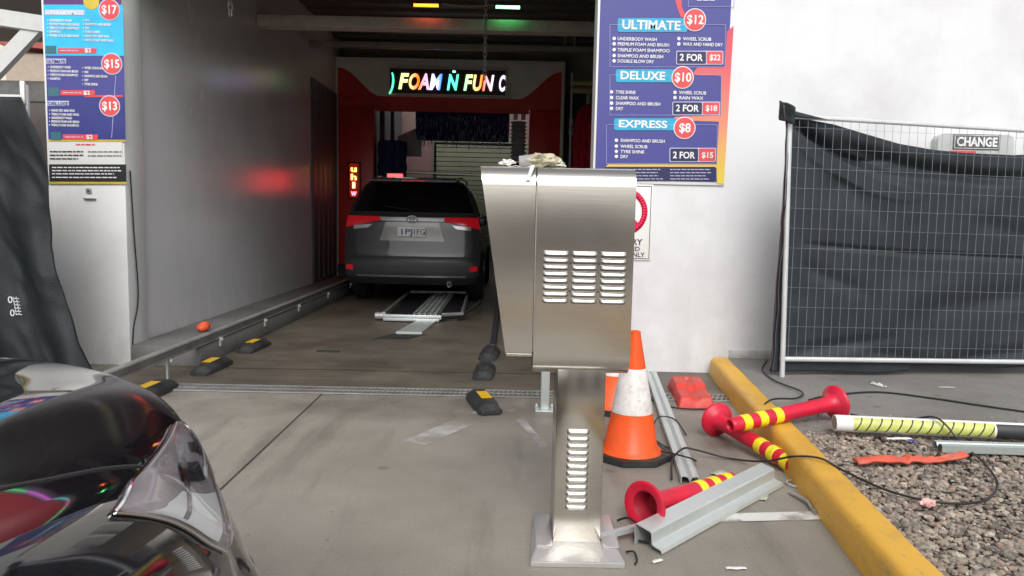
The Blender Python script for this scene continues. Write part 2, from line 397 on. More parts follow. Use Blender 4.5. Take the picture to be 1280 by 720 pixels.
# faded white paint lines
def faded(name, col, lo, hi, sc):
    X = mat(name, col, .6, var=.05); n = X.node_tree; b = n.nodes['Principled BSDF']
    tc = n.nodes.new('ShaderNodeTexCoord'); z = n.nodes.new('ShaderNodeTexNoise'); z.inputs['Scale'].default_value = sc; z.inputs['Detail'].default_value = 8
    r = n.nodes.new('ShaderNodeValToRGB'); r.color_ramp.elements[0].position = lo; r.color_ramp.elements[1].position = hi
    n.links.new(tc.outputs['Object'], z.inputs['Vector']); n.links.new(z.outputs[0], r.inputs[0]); n.links.new(r.outputs[0], b.inputs['Alpha']); return X
M['fadep'] = faded('faded_paint', (.52, .51, .49), .44, .72, 3.2)
M['linep'] = faded('line_paint', (.60, .60, .57), .30, .50, 7)
def strip(pts, wd, z, mt, name):
    bm = bmesh.new()
    for (a, b) in zip(pts, pts[1:]):
        a = Vector((*a, z)); b = Vector((*b, z)); t = (b - a).normalized(); s = Vector((-t.y, t.x, 0)) * wd / 2
        bm.faces.new([bm.verts.new(p) for p in (a + s, b + s, b - s, a - s)])
    return struct(name, bm, mt)
strip([(-.50, 3.95), (-.08, 4.72)], .15, .004, M['fadep'], 'faded_paint_line')
strip([(.03, 4.72), (.26, 3.72)], .05, .004, M['fadep'], 'faded_paint_line')
strip([(.60, 2.98), (1.36, 3.06)], .085, .004, M['linep'], 'painted_line')

bm = bmesh.new(); plane(bm, -60, 60, -60, -2.45, .004); struct('road', bm, mat('asphalt', (.24, .23, .215), .8, var=.2, scale=3, bump=.3))
tag(recenter(obj('kerb', B(-9, 9, -2.45, -2.0, 0, .14, bev=.02), M['yellow'])), 'long straight yellow kerb behind the viewer at the edge of the road', 'kerb')
# raised slab, gravel bed
def kerbx(y): return 1.295 + (y - 2.6) * .106
bm = bmesh.new()
def quad(bm, *p): return bm.faces.new([bm.verts.new(q) for q in p])
quad(bm, (kerbx(3.95) + .14, 3.95, .13), (9, 3.80, .13), (9, 6.0, .13), (kerbx(6.0) + .14, 6.0, .13))
quad(bm, (kerbx(3.95) + .14, 3.95, .13), (9, 3.80, .13), (9, 3.80, .02), (kerbx(3.95) + .14, 3.95, .02))
struct('footpath', bm, M['slab'])
random.seed(3)
bm = grid(lambda u, v: Vector((kerbx(-1 + v * 4.95) + .13 + u * 7.2, -1 + v * 4.95 - u * .14 * v, .095 + .015 * noise2(u * 7, v * 5, 2.0))), 70, 60)
struct('gravel_bed', bm, mat('gravel_soil', (.11, .092, .075), .9, var=.4, scale=30, bump=.8, bscale=50))

# gravel stones, thousands of them: one object
ico = bmesh.new(); bmesh.ops.create_icosphere(ico, subdivisions=1, radius=1)
iv = [v.co.copy() for v in ico.verts]; iff = [[v.index for v in f.verts] for f in ico.faces]; ico.free()
vv = []; ff = []; mids = []
def stone(x, y, z, s):
    b = len(vv); sc = Vector((s * random.uniform(.8, 1.5), s * random.uniform(.7, 1.2), s * random.uniform(.45, .8)))
    rm = Matrix.Rotation(random.uniform(0, 6.28), 3, 'Z') @ Matrix.Rotation(random.uniform(-.6, .6), 3, 'X')
    for c in iv:
        q = c * random.uniform(.78, 1.18); q = Vector((q.x * sc.x, q.y * sc.y, q.z * sc.z)); vv.append((rm @ q) + Vector((x, y, z)))
    k = random.choice((0, 0, 0, 1, 1, 2, 3, 4))
    for f in iff: ff.append([i + b for i in f]); mids.append(k)
for i in range(25000):
    y = random.uniform(1.3, 3.93); x = kerbx(y) + .15 + random.random() ** 1.25 * 2.9
    stone(x, y, .108 + random.uniform(-.006, .012), random.choice((.007, .008, .010, .013, .018)))
for i in range(500):   # strays on the slab and forecourt edge
    y = random.uniform(3.95, 4.25); x = random.uniform(kerbx(y) + .2, 4.4)
    if random.random() < .25: stone(x, y, .135, random.uniform(.004, .008))
me = bpy.data.meshes.new('gravel'); me.from_pydata(vv, [], ff)
for k, c in enumerate(((.28, .235, .19), (.20, .17, .14), (.40, .35, .29), (.12, .10, .085), (.30, .22, .17))):
    me.materials.append(mat('stone_%d' % k, c, .85, var=.3, scale=25))
me.polygons.foreach_set('material_index', mids); me.update()
o = bpy.data.objects.new('gravel', me); COL.objects.link(o); tag(o, 'brown river gravel filling the bed beside the yellow kerb', 'gravel'); o['kind'] = 'stuff'

# yellow kerb
prof = [(0, 0), (.008, .11), (.016, .133), (.032, .145), (.06, .148), (.125, .148), (.143, .143), (.152, .128), (.152, .02)]
ys = [-1.5 + i * (5.93 + 1.5) / 90 for i in range(91)]
def kf(u, v):
    y = ys[min(90, int(round(u * 90)))]; px, pz = prof[int(round(v * 8))]
    j = .0035 * noise2(y, v * 3, 5.0)
    return Vector((kerbx(y) + px + j, y, pz + j))
bm = grid(kf, 90, 8)
ks = [v for v in bm.verts if v.co.y > 5.92]; bm.faces.new(sorted(ks, key=lambda v: prof.index(min(prof, key=lambda q: abs(q[0] + kerbx(5.93) - v.co.x) + abs(q[1] - v.co.z)))))
k = tag(obj('kerb', bm, M['yellow'], ang=60), 'worn yellow painted concrete kerb running past the gravel bed to the wall', 'kerb')

# ================================================================== CAR WASH BUILDING
bd = thing('car_wash_building', 'white walled car wash building with an open wash bay and grey side wall', 'building', (-1.2, 6, 0))
obj('front_wall', B(.655, 14, 6.0, 6.2, 0, 4.47), M['wall'], bd)
obj('skirting', B(1.82, 13.9, 5.985, 5.998, .13, .20, bev=.003), mat('wall_foot', (.5, .49, .47), .6, dirt=(.3, .28, .25), dscale=4), bd)
obj('lintel', B(-3.05, .655, 6.0, 6.2, 3.05, 4.47), M['wall'], bd)
obj('corner_column', B(-3.625, -3.02, 5.85, 6.16, 0, 4.46, bev=.008), M['col'], bd)
obj('side_wall', B(-3.25, -3.05, 6.162, 13.3, 0, 4.24), M['bay_wall'], bd)
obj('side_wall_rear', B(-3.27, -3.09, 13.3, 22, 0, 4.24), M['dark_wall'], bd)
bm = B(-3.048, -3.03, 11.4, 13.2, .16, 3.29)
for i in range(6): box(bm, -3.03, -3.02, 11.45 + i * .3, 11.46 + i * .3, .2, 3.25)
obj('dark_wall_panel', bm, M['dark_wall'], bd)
obj('dark_gap_sheet', B(.96, 1.89, 14.0, 14.06, 0, 4.2), M['dark_wall'], bd)  # dark sheet added to block the bright gap right of the gantry
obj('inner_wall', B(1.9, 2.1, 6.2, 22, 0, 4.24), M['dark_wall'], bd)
obj('roof', B(-3.3, 14, 6.205, 18.2, 4.25, 4.45), M['ceil'], bd)  # stops short of the back wall, gap added to let daylight in
bm = bmesh.new()
for i in range(17): box(bm, -3.04, 1.89, 6.4 + i * .4, 6.5 + i * .4, 4.21, 4.249)
obj('roof_ribs', bm, M['ceil'], bd)
bm = bmesh.new()
box(bm, -3.04, 1.89, 8.98, 9.06, 3.43, 3.565, bev=.01); box(bm, -3.04, 1.89, 9.06, 9.14, 3.425, 3.44)
obj('roof_beam', bm, M['beam'], bd)
obj('roof_beam', B(-3.04, 1.89, 11.3, 11.42, 3.72, 3.80, bev=.01), M['dbeam'], bd)
obj('roof_beam', B(-3.04, 1.89, 7.3, 7.4, 3.9, 4.05, bev=.01), M['dbeam'], bd)
bm = B(-3.04, 1.89, 13.6, 13.7, 3.5, 4.2)
for x in (-2.5, -1.4, -.35, .75): box(bm, x, x + .05, 13.55, 13.6, 3.5, 4.19)
obj('header_panel', bm, M['dbeam'], bd)
for x in (.78, .92):
    obj('conduit', T([(x * 1.0, 11.5, 3.72), (x, 11.5, 4.2)], .02), M['dbeam'], bd)
bm = B(-3.3, 2.1, 21.0, 21.2, 0, 4.4)
obj('back_wall', bm, M['pinkwall'], bd)
bm = bmesh.new()
for i in range(26): box(bm, -2.2, .9, 20.93, 20.99, .02 + i * .13, .14 + i * .13, bev=.012, seg=1)
obj('roller_shutter', bm, M['shutter'], bd)
obj('fascia', B(-3.62, .65, 5.955, 5.998, 3.08, 3.72, bev=.01), M['red_fascia'], bd)
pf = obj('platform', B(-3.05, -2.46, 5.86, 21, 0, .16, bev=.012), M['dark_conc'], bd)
# LED strip round the opening
bm = T([(-2.98, 5.97, .9), (-2.98, 5.97, 3.28)], .012, 6)
for i, (c, nm) in enumerate((((.1, 1, .3), 'green'), ((.9, .15, 1), 'magenta'), ((.1, .9, 1), 'cyan'), ((1, .3, .5), 'pink'), ((.4, 1, .3), 'lime'))):
    x0 = -2.9 + i * .7
    obj('led_strip', T([(x0, 5.99, 3.035), (x0 + .69, 5.99, 3.035)], .006, 6), emis('strip_' + nm, c, 2.5), bd)
bm.free()
# wires on column
obj('loose_wire', T(smooth_path([(-3.005, 5.90, 1.55), (-3.004, 5.93, 1.06), (-3.004, 5.97, .55), (-3.012, 5.9, .3), (-3.014, 5.87, .1)], 5), .006, 6), M['cable'], bd)

# drain grate
dg_ = thing('drain_grate', 'narrow steel drain grate crossing the floor at the mouth of the wash bay', 'drain', (-.8, 5.13, 0))
obj('trough', B(-2.45, 1.62, 5.03, 5.225, -.05, .003), M['slot'], dg_)
bm = bmesh.new()
for y in (5.035, 5.125, 5.215): box(bm, -2.45, 1.62, y - .007, y + .007, .0035, .012)
obj('frame', bm, M['galv_dull'], dg_)
bm = bmesh.new()
for i in range(120):
    x = -2.44 + i * .034
    for (a, b) in ((5.04, 5.12), (5.13, 5.21)):
        rr = Matrix.Rotation(R(-25), 3, 'Z'); box(bm, x, x + .008, a, b, .0035, .011, rot=rr)
obj('lattice', bm, M['galv_dull'], dg_)

# guide rail on the platform edge
gr = thing('guide_rail', 'long low grey steel tyre guide rail along the left side of the wash bay', 'rail', (-2.5, 4.5, 0))
sec = [(-.02, .0), (.03, .0), (.03, .01), (.0, .014), (.0, .058), (.022, .062), (.03, .068), (.022, .076), (-.02, .078)]
bm = extrude_poly(sec, lambda u, v, t: (-2.485 + u, t, .165 + v), 4.45, 13.2)
obj('beam', bm, M['galv_dull'], gr)
for y in (4.6, 5.3, 6.25, 7.4, 8.6, 10.0, 11.4):
    zb = .0 if y < 5.86 else .161
    bm = B(-2.475, -2.462, y - .012, y + .012, zb, .166) if y < 5.86 else B(-2.458, -2.445, y - .02, y + .02, .10, .18)
    box(bm, -2.445, -2.430, y - .01, y + .01, .15, .172)
    obj('bracket', bm, M['galv'], gr)

# ceiling LED tubes + wire, chains
for (x0, x1, mk, nm, lb) in ((-1.17, -.88, 'e_orange', 'led_tube', 'glowing orange LED tube under the bay roof, left of the chain'), (-.215, .06, 'e_green', 'led_tube', 'glowing green LED tube under the bay roof, right of the chain')):
    t = thing(nm, lb, 'led light', ((x0 + x1) / 2, 8.85, 3.66), group='LED tubes under the bay roof')
    obj('lamp', T([(x0, 8.85, 3.67), (x1, 8.85, 3.67)], .017, 10), M[mk], t)
    obj('end_cap', B(x0 - .02, x0, 8.83, 8.87, 3.65, 3.70), M['black'], t); obj('end_cap', B(x1, x1 + .02, 8.83, 8.87, 3.65, 3.70), M['black'], t)
    obj('hanger', T([((x0 + x1) / 2, 8.85, 3.68), ((x0 + x1) / 2, 8.85, 4.24)], .004, 5), M['cable'], t)
tag(recenter(obj('hanging_wire', T(smooth_path([(-.86, 8.85, 3.69), (-.55, 8.85, 3.67), (-.235, 8.85, 3.69)]), .008, 5), M['tan'])), 'thin pale wire strung between the orange and green LED tubes', 'wire')
def chain(x, y, z0, z1, name_label):
    bm = bmesh.new(); L_ = .066; n = int((z1 - z0) / (L_ * .72)); R_ = .0115
    for i in range(n + 1):
        zc = z0 + i * L_ * .72 + L_ / 2; pts = []
        for k in range(13):
            a = 2 * math.pi * k / 12; px = R_ * 1.35 * math.cos(a); pz = (L_ / 2 - R_) * (1 if math.sin(a) > 0 else -1) * min(1, abs(math.sin(a)) * 2) + R_ * math.sin(a)
            pts.append((x + (px if i % 2 else px * .35), y + (px * .35 if i % 2 else px), zc + pz))
        tube(bm, pts, .0045, 5, cap=False)
    o = recenter(obj('chain', bm, M['galv'])); tag(o, name_label, 'chain', 'chains hanging from the bay roof'); return o
chain(-.30, 8.0, 2.68, 4.2, 'long galvanised chain hanging in front of the lit scrolling sign')
chain(-2.42, 6.5, 2.90, 4.2, 'short chain hanging close to the grey side wall')

# orange rag on platform
bm = bmesh.new(); bmesh.ops.create_icosphere(bm, subdivisions=3, radius=.055)
for v in bm.verts:
    v.co *= 1 + .5 * noise2(v.co.x * 14, v.co.y * 14 + v.co.z * 9); v.co.z = v.co.z * .8 + .03; v.co += Vector((-2.74, 6.6, .175)); 
    if v.co.z < .161: v.co.z = .161
tag(recenter(obj('crumpled_rag', bm, mat('orange_rag', (.75, .10, .03), .6, var=.2, scale=20))), 'small crumpled orange rag on the ledge beside the guide rail', 'rag')

# ================================================================== WASH MACHINE
wm = thing('wash_machine', 'red and beige automatic wash gantry with dark blue brushes at the back of the bay', 'car wash machine', (-1.1, 13, 0))
W0, W1, ZT = -3.07, .895, 3.86
bm = B(W0, W0 + .06, 13.0, 15.2, 0.0, ZT, bev=.01); box(bm, W1 - .06, W1, 13.0, 15.2, 0, ZT, bev=.01); box(bm, W0, W1, 13.0, 15.2, ZT, ZT + .06, bev=.01)
obj('gantry_frame', bm, M['mach'], wm)
# header (beige) with S-curved lower edge, red posts
def edge(x):      # lower edge of the beige header
    c = abs(x + 1.085) ; a = 1.18; b = 1.90
    if c < a: return 3.27
    if c > b: return 3.74
    t = (c - a) / (b - a); return 3.27 + .47 * (t * t * (3 - 2 * t))
xs = [W0 + .06 + i * (W1 - W0 - .12) / 80 for i in range(81)]
pts = [(x, edge(x)) for x in xs] + [(W1 - .06, ZT), (W0 + .06, ZT)]
obj('header', extrude_poly(pts, XZ, 12.97, 13.06), M['mach'], wm)
pts = [(x, edge(x)) for x in xs] + [(W1 - .06, 3.10), (W0 + .06, 3.10)]
obj('header_lip', extrude_poly(pts, XZ, 13.0, 13.05), M['mred'], wm)
for a, b in ((W0 + .06, -2.39), (.30, W1 - .06)):
    obj('side_panel', B(a, b, 13.0, 13.3, .35, 3.10, bev=.02), M['mred'], wm)
    obj('side_panel_foot', B(a - .01, b, 13.0, 13.32, 0, .345), M['mdark'], wm)
obj('light_shelf', B(-2.38, .29, 13.0, 13.1, 3.03, 3.095), M['mred'], wm)
# top brush
bm = lathe([(0, -.85), (.10, -.85), (.36, -.84), (.36, .84), (.10, .85), (0, .85)], 28, M4=Matrix.Translation((-.9, 13.9, 2.98)) @ Matrix.Rotation(R(90), 4, 'Y'))
tb = obj('top_brush', bm, M['navybrush'], wm)
random.seed(11); bm = bmesh.new()
for i in range(240):
    a = random.uniform(R(165), R(250)) if i % 3 else random.uniform(R(255), R(285)); x = -.9 + random.uniform(-.84, .84); rr = .37; L_ = random.uniform(.05, .17)
    p = Vector((x, 13.9 + rr * math.cos(a), 2.98 + rr * math.sin(a))); q = Vector((x + random.uniform(-.01, .01), 13.9 + (rr + L_) * math.cos(a) * .9, 2.98 + (rr) * math.sin(a) - L_))
    tube(bm, [p, q], [.006, .002], 3)
bt_ = obj('bristle_tip', bm, mat('bristle_tips', (.62, .64, .74), .6), tb)
bt_['kind'] = 'stuff'
for (cx, cy, z0, z1, r_) in ((-2.14, 13.45, .3, 2.55, .24), (.14, 14.1, .3, 2.25, .24)):
    n = 36; prf = [(0, z0)] + [(r_ * (1 + .05 * math.sin(i * 2.1)), z0 + (z1 - z0) * i / 20) for i in range(21)] + [(0, z1)]
    bm = lathe(prf, n, M4=Matrix.Translation((cx, cy, 0)))
    for v in bm.verts:
        dd = Vector((v.co.x - cx, v.co.y - cy)); a = math.atan2(dd.y, dd.x); f = 1 + .08 * math.sin(a * 12); v.co.x = cx + dd.x * f; v.co.y = cy + dd.y * f
    obj('side_brush', bm, M['navybrush'], wm)
bm = B(-2.36, -2.28, 13.4, 13.5, 0, 3.1); box(bm, -2.2, -2.14, 13.6, 13.7, 2.3, 3.1)
obj('brush_mount', bm, M['mdark'], wm)
obj('lit_opening_patch', extrude_poly([(-2.16, 2.36), (-1.72, 2.36), (-1.72, 2.92), (-2.16, 2.72)], XZ, 14.2, 14.35), mat('lit_opening_pale', (.62, .60, .62), .5), wm)  # pale shape coloured to stand in for a brightly lit opening
pts = []
for i in range(60): pts.append(1)
prf = [(0, 0)] + [(.13 + .018 * math.sin(i * 1.1), i * .7 / 60) for i in range(61)] + [(0, .7)]
obj('hose', lathe(prf, 20, M4=Matrix.Translation((.12, 13.75, 2.28))), M['hose'], wm)
bm = B(0.02, .1, 13.6, 13.64, 3.0, 3.12, bev=.01); box(bm, .16, .24, 13.6, 13.64, 3.0, 3.12, bev=.01)
obj('nozzle', bm, M['white'], wm)
obj('spray_arch', T([(-2.2, 13.5, 2.02), (-.12, 13.5, 1.98), (-.12, 13.5, 2.25)], .025, 6), mat('gold_pipe', (.5, .46, .38), .35, .6), wm)
obj('spray_arch', T([(-1.55, 15.2, 0), (-1.55, 15.2, 2.7), (.2, 15.2, 2.7)], .03, 6), M['dbeam'], wm)
# stop light (seen mirrored in the wall)
sg = thing('stop_light', 'small square red stop light inside the gantry behind the SUV', 'traffic light', (-2.0, 12.8, 1.5))
obj('housing', B(-2.16, -1.82, 12.82, 12.9, 1.6, 1.98, bev=.01), M['black'], sg); obj('lens', B(-2.12, -1.86, 12.80, 12.82, 1.64, 1.94), M['e_red'], sg)
obj('post', T([(-1.99, 12.87, 0), (-1.99, 12.87, 1.62)], .025), M['mdark'], sg)
# scrolling LED sign
ls = thing('led_sign', 'wide black scrolling LED sign with coloured letters reading FOAM N FUN', 'sign', (-1.11, 12.9, 3.3))
obj('housing', B(-2.13, -.10, 12.88, 12.965, 3.285, 3.745, bev=.008), M['mach'], ls)
obj('screen', B(-2.10, -.13, 12.865, 12.879, 3.31, 3.72), mat('led_panel', (.03, .022, .022), .45, var=.3, scale=2), ls)
def glow2(name, ca, cb, x0, x1, st=2.6):
    X = mat(name, ca, .5, var=0); n = X.node_tree; b = n.nodes['Principled BSDF']
    g = n.nodes.new('ShaderNodeTexCoord'); sx = n.nodes.new('ShaderNodeSeparateXYZ'); mr = n.nodes.new('ShaderNodeMapRange')
    n.links.new(g.outputs['Object'], sx.inputs[0]); n.links.new(sx.outputs[0], mr.inputs[0]); mr.inputs[1].default_value = x0 + 1.11; mr.inputs[2].default_value = x1 + 1.11
    mx = n.nodes.new('ShaderNodeMix'); mx.data_type = 'RGBA'; n.links.new(mr.outputs[0], mx.inputs[0]); mx.inputs[6].default_value = (*ca, 1); mx.inputs[7].default_value = (*cb, 1)
    n.links.new(mx.outputs[2], b.inputs['Emission Color']); b.inputs['Emission Strength'].default_value = 1.5; return X
lets = [(')', -2.09, .09, (.1, .9, .5), (.1, .9, .5)), ('F', -1.96, .18, (.6, 1, .3), (1, .85, .35)), ('O', -1.79, .18, (1, .75, .3), (1, .16, .0)),
        ('A', -1.60, .19, (1, .25, .05), (.85, .5, 1)), ('M', -1.43, .22, (.9, .8, 1), (.02, .25, 1)), ('N', -1.13, .20, (.12, .9, .75), (.1, .9, .5)),
        ('F', -.85, .16, (.3, 1, .5), (.85, 1, .3)), ('U', -.70, .17, (1, .9, .35), (1, .25, .02)), ('N', -.53, .20, (1, .12, .0), (.85, .75, 1)), ('C', -.25, .115, (.75, .55, 1), (.7, .8, 1))]
for i, (ch, x, wd, ca, cb) in enumerate(lets):
    bm = text_bm(ch, .25, x, 3.385, 12.855, bold=.045, shear=.22, squeeze=wd, depth=.012)
    for v in bm.verts: v.co.x = min(v.co.x, -.135)
    obj('letter', bm, glow2('glow_%d' % i, ca, cb, x, x + wd), ls)
obj('letter_accent', B(-1.03, -.98, 12.852, 12.862, 3.67, 3.70), emis('glow_accent', (.3, 1, .75), 2.0), ls)
# small vertical sign on the red post
vs_ = thing('vertical_led_sign', 'small upright red LED sign with orange letters on the left red post', 'sign', (-2.72, 12.95, 1.54))
obj('housing', B(-2.83, -2.61, 12.93, 12.998, 1.5, 2.14, bev=.006), mat('led_red_body', (.10, .008, .006), .4), vs_)
obj('screen', B(-2.80, -2.64, 12.921, 12.931, 1.53, 2.11), emis('led_red_screen', (.22, .01, .0), .5), vs_)
for ch, z, c in (('u', 1.97, (1, .42, .08)), ('h', 1.83, (1, .33, .10)), ('l', 1.69, (1, .36, .2)), ('w', 1.56, (1, .16, .22))):
    obj('letter', text_bm(ch, .10, -2.72, z, 12.915, align='CENTER', bold=.05, squeeze=.05 if ch == 'l' else .10, depth=.008), emis('glow_' + ch, c, 3.2), vs_)
# red brush at right of gantry + tan arms
rb = thing('red_brush', 'tall red vertical wash brush standing in the dark gap right of the gantry', 'wash brush', (1.25, 12.4, 0))
prf = [(0, .25)] + [(.24 + .015 * math.sin(i * 1.7), .25 + i * 2.7 / 24) for i in range(23)] + [(.17, 3.0), (0, 3.15)]
bm = lathe(prf, 48, M4=Matrix.Translation((1.25, 12.4, 0)))
for v in bm.verts:
    dx, dy = v.co.x - 1.25, v.co.y - 12.4; f = 1 + .06 * math.sin(math.atan2(dy, dx) * 16); v.co.x = 1.25 + dx * f; v.co.y = 12.4 + dy * f
obj('bristles', bm, M['redbrush'], rb); obj('spindle', T([(1.25, 12.4, 0), (1.25, 12.4, 3.5)], .04), M['galv_dull'], rb)
bm = B(.95, 1.7, 12.2, 12.28, 3.39, 3.46, bev=.008); box(bm, .95, 1.7, 12.2, 12.28, 3.27, 3.34, bev=.008)
obj('support_arm', bm, M['tan'], rb)
bm = T([(.96, 12.3, 0), (.96, 12.3, 3.6)], .02)
for z in (.5, 1.2, 1.9, 2.6, 2.75): box(bm, .93, .99, 12.25, 12.3, z, z + .12, bev=.01)
obj('side_rail', bm, M['hose'], rb)

# ================================================================== SUV
def wheel(root, x, y, r, wd, side, tm=None):
    bm = lathe([(r * .62, -wd / 2), (r * .9, -wd / 2), (r, -wd * .36), (r, wd * .36), (r * .9, wd / 2), (r * .62, wd / 2)], 36, M4=Matrix.Translation((x, y, r)) @ Matrix.Rotation(R(90), 4, 'Y'))
    ty = obj('wheel', bm, M['tyre'], root)
    bm = lathe([(0, .0), (r * .12, .01), (r * .16, -.02), (r * .5, -.03), (r * .6, .01), (r * .64, .0)], 36, M4=Matrix.Translation((x + side * wd * .48, y, r)) @ Matrix.Rotation(R(90 * side), 4, 'Y'))
    for k in range(5):
        a = 2 * math.pi * k / 5; rr = Matrix.Rotation(a, 3, 'X')
        nb = B(-.012, .012, -.03, .03, .06, r * .6, bev=.006)
        for v in nb.verts: v.co = rr @ v.co + Vector((x + side * wd * .49, y, r))
        join(bm, nb)
    obj('rim', bm, M['rim'], ty)

SX, SY = -1.33, 10.0
sv = thing('suv', 'dark grey metallic SUV seen from behind, driving into the wash gantry', 'car', (SX, SY, 0), local=True)
def lerp_t(tab, t):
    if t <= tab[0][0]: return tab[0][1]
    for (a, va), (b, vb) in zip(tab, tab[1:]):
        if t <= b: 
            f = (t - a) / (b - a); f = f * f * (3 - 2 * f) if False else f
            return va + (vb - va) * f
    return tab[-1][1]
HW = [(.30, .86), (.40, .90), (.60, .925), (.85, .935), (1.05, .92), (1.22, .90), (1.45, .825), (1.62, .745), (1.72, .64)]
DD = [(.30, .08), (.36, .02), (.45, -.02), (.62, -.02), (.66, .03), (.95, .06), (1.12, .07), (1.24, .10), (1.30, .14), (1.68, .40), (1.73, .46)]
def sm(tab, z, h=.05): return (lerp_t(tab, z - h) + 2 * lerp_t(tab, z) + lerp_t(tab, z + h)) / 4
def Yr(x, z):
    wv = sm(HW, z); q = min(1, abs(x) / wv)
    return sm(DD, z, .03) + .10 * q ** 2.2 + .16 * max(0, q - .86) ** 1.3 / .14 ** .3 * .9
topz = [(0, 1.73), (.3, 1.75), (1.2, 1.77), (2.4, 1.76), (3.0, 1.62), (3.65, 1.18), (3.9, 1.10), (4.6, 1.00), (4.85, .70)]
def section(y, n=26):
    """half outline from sill up to the centre of the roof at distance y in front of the tail"""
    tz = lerp_t(topz, y); pts = []
    fr = 1 - .14 * max(0, (y - 4.0) / .85) ** 2
    for i in range(n + 1):
        t = i / n
        if t < .75: z = .30 + (min(tz, 1.73) - .30) * (t / .75); x = sm(HW, z)
        else:
            q = (t - .75) / .25; z = min(tz, 1.73) + (tz - min(tz, 1.73) + .03) * math.sin(q * math.pi / 2); x = sm(HW, min(tz, 1.73)) * (1 - q)
            if tz < 1.3: z = tz + .04 * math.sin(q * math.pi / 2)
        pts.append((x * fr, z))
    return pts
stations = [0, .12, .3, .6, 1, 1.5, 2, 2.4, 2.7, 3, 3.3, 3.65, 3.9, 4.2, 4.5, 4.7, 4.85]
bm = bmesh.new(); rows = []
for s_i, y in enumerate(stations):
    hp = section(y); full = [(-x, z) for x, z in hp] + [(x, z) for x, z in hp[::-1][1:]]
    row = []
    for x, z in full:
        yy = y
        if y < 3.0: 
            yr = Yr(sm(HW, z) * .999 * (1 if x > 0 else -1), z) if z < 1.74 else .46
            yr = .46 if z >= 1.73 else yr
            yy = yr + (3.0 - yr) * (y / 3.0)
        row.append(bm.verts.new((x, yy, z)))
    rows.append(row)
for A, C in zip(rows, rows[1:]):
    for k in range(len(A) - 1): bm.faces.new((A[k], A[k + 1], C[k + 1], C[k]))
bm.faces.new(rows[-1])
# rear face
NZ = 20; rr = []
h0 = section(0); idx = [i for i in range(len(h0)) if i / 26 < .77]
for i in idx:
    L_, Rr = rows[0][i], rows[0][len(rows[0]) - 1 - i]; z = L_.co.z; row = [L_]
    for k in range(1, 24):
        x = L_.co.x + (Rr.co.x - L_.co.x) * k / 24; row.append(bm.verts.new((x, Yr(x, z), z)))
    row.append(Rr); rr.append(row)
for A, C in zip(rr, rr[1:]):
    for k in range(24): bm.faces.new((A[k], A[k + 1], C[k + 1], C[k]))
# roof back edge strip
mid = rows[0][idx[-1]:len(rows[0]) - idx[-1]]
try: bm.faces.new(mid + rr[-1][1:-1][::-1])
except Exception: pass
bmesh.ops.holes_fill(bm, edges=[e for e in bm.edges if len(e.link_faces) == 1], sides=0)
obj('body', bm, M['suv'], sv, ang=50)
def patch(c, off, nu=16, nv=8, thick=.006):
    """c: four corners (x, z) bottom-left, bottom-right, top-right, top-left laid on the tail"""
    (ax, az), (bx_, bz), (cx, cz), (dx, dz) = c
    def fn(o_):
        def f(u, v):
            x = (ax + (bx_ - ax) * u) * (1 - v) + (dx + (cx - dx) * u) * v; z = (az + (bz - az) * u) * (1 - v) + (dz + (cz - dz) * u) * v
            return Vector((x, Yr(x, z) - o_, z))
        return f
    bm = grid(fn(off), nu, nv); b2 = grid(fn(-.01), nu, nv); join(bm, b2)
    bmesh.ops.bridge_loops(bm, edges=[e for e in bm.edges if len(e.link_faces) == 1])
    return bm
win = obj('rear_window', patch([(-.83, 1.285), (.83, 1.285), (.685, 1.675), (-.685, 1.675)], .006, 24, 10), M['glass'], sv)
obj('window_seal', patch([(-.84, 1.262), (.84, 1.262), (.83, 1.284), (-.83, 1.284)], .004, 24, 2), M['suv_trim'], sv)
for s in (-1, 1):
    c = [(s * .42, 1.175), (s * .925, 1.065), (s * .89, 1.225), (s * .45, 1.222)]
    tl = obj('tail_light', patch(c, .022, 14, 6), M['tail'], sv)
    obj('reverse_lens', patch([(s * .60, 1.065), (s * .80, 1.045), (s * .80, 1.095), (s * .54, 1.115)], .02, 8, 3), M['lens_clear'], tl)
    # side glass and wheels
    bm = grid(lambda u, v: Vector((s * (sm(HW, 1.24 + v * .36) + .006) * 1.0, .55 + u * 2.6, 1.24 + v * .36)), 12, 6)
    solidify(obj('side_window', bm, M['glass'], sv), .006)
    obj('reflector', patch([(s * .80, .49), (s * .90, .50), (s * .89, .565), (s * .79, .555)], .016, 4, 2), M['tail'], sv)
    obj('mirror', B(s * .98 - .11, s * .98 + .11, 3.0, 3.12, 1.10, 1.27, bev=.03), M['suv'], sv)
    obj('roof_rail', T([(s * .56, .55, 1.76), (s * .60, 1.0, 1.80), (s * .60, 2.4, 1.80), (s * .56, 2.8, 1.74)], .016, 6), M['silver'], sv)
    for yy in (1.0, 3.95): wheel(sv, s * .83, yy, .37, .24, s)
obj('spoiler', extrude_poly([(.20, 1.70), (.20, 1.725), (.36, 1.765), (.62, 1.775), (.50, 1.68)], lambda u, v, t: (t, u, v), -.58, .58), M['suv'], sv)
obj('brake_lamp', B(-.16, .16, .192, .199, 1.703, 1.72), M['tail'], sv)
obj('garnish', patch([(-.44, 1.165), (.44, 1.165), (.47, 1.215), (-.47, 1.215)], .014, 20, 3), M['silver'], sv)
obj('plate_recess', patch([(-.44, .895), (.44, .895), (.36, 1.15), (-.36, 1.15)], .004, 16, 8), mat('recess_paint', (.20, .195, .19), .28, .6), sv)
obj('tailgate_seam', patch([(-.76, .665), (.76, .665), (.765, .682), (-.765, .682)], .006, 20, 1), M['mdark'], sv)
for s in (-1, 1): obj('tailgate_seam', patch([(s * .755, .68), (s * .768, .682), (s * .84, .80), (s * .82, 1.03)], .004, 2, 8), M['mdark'], sv)
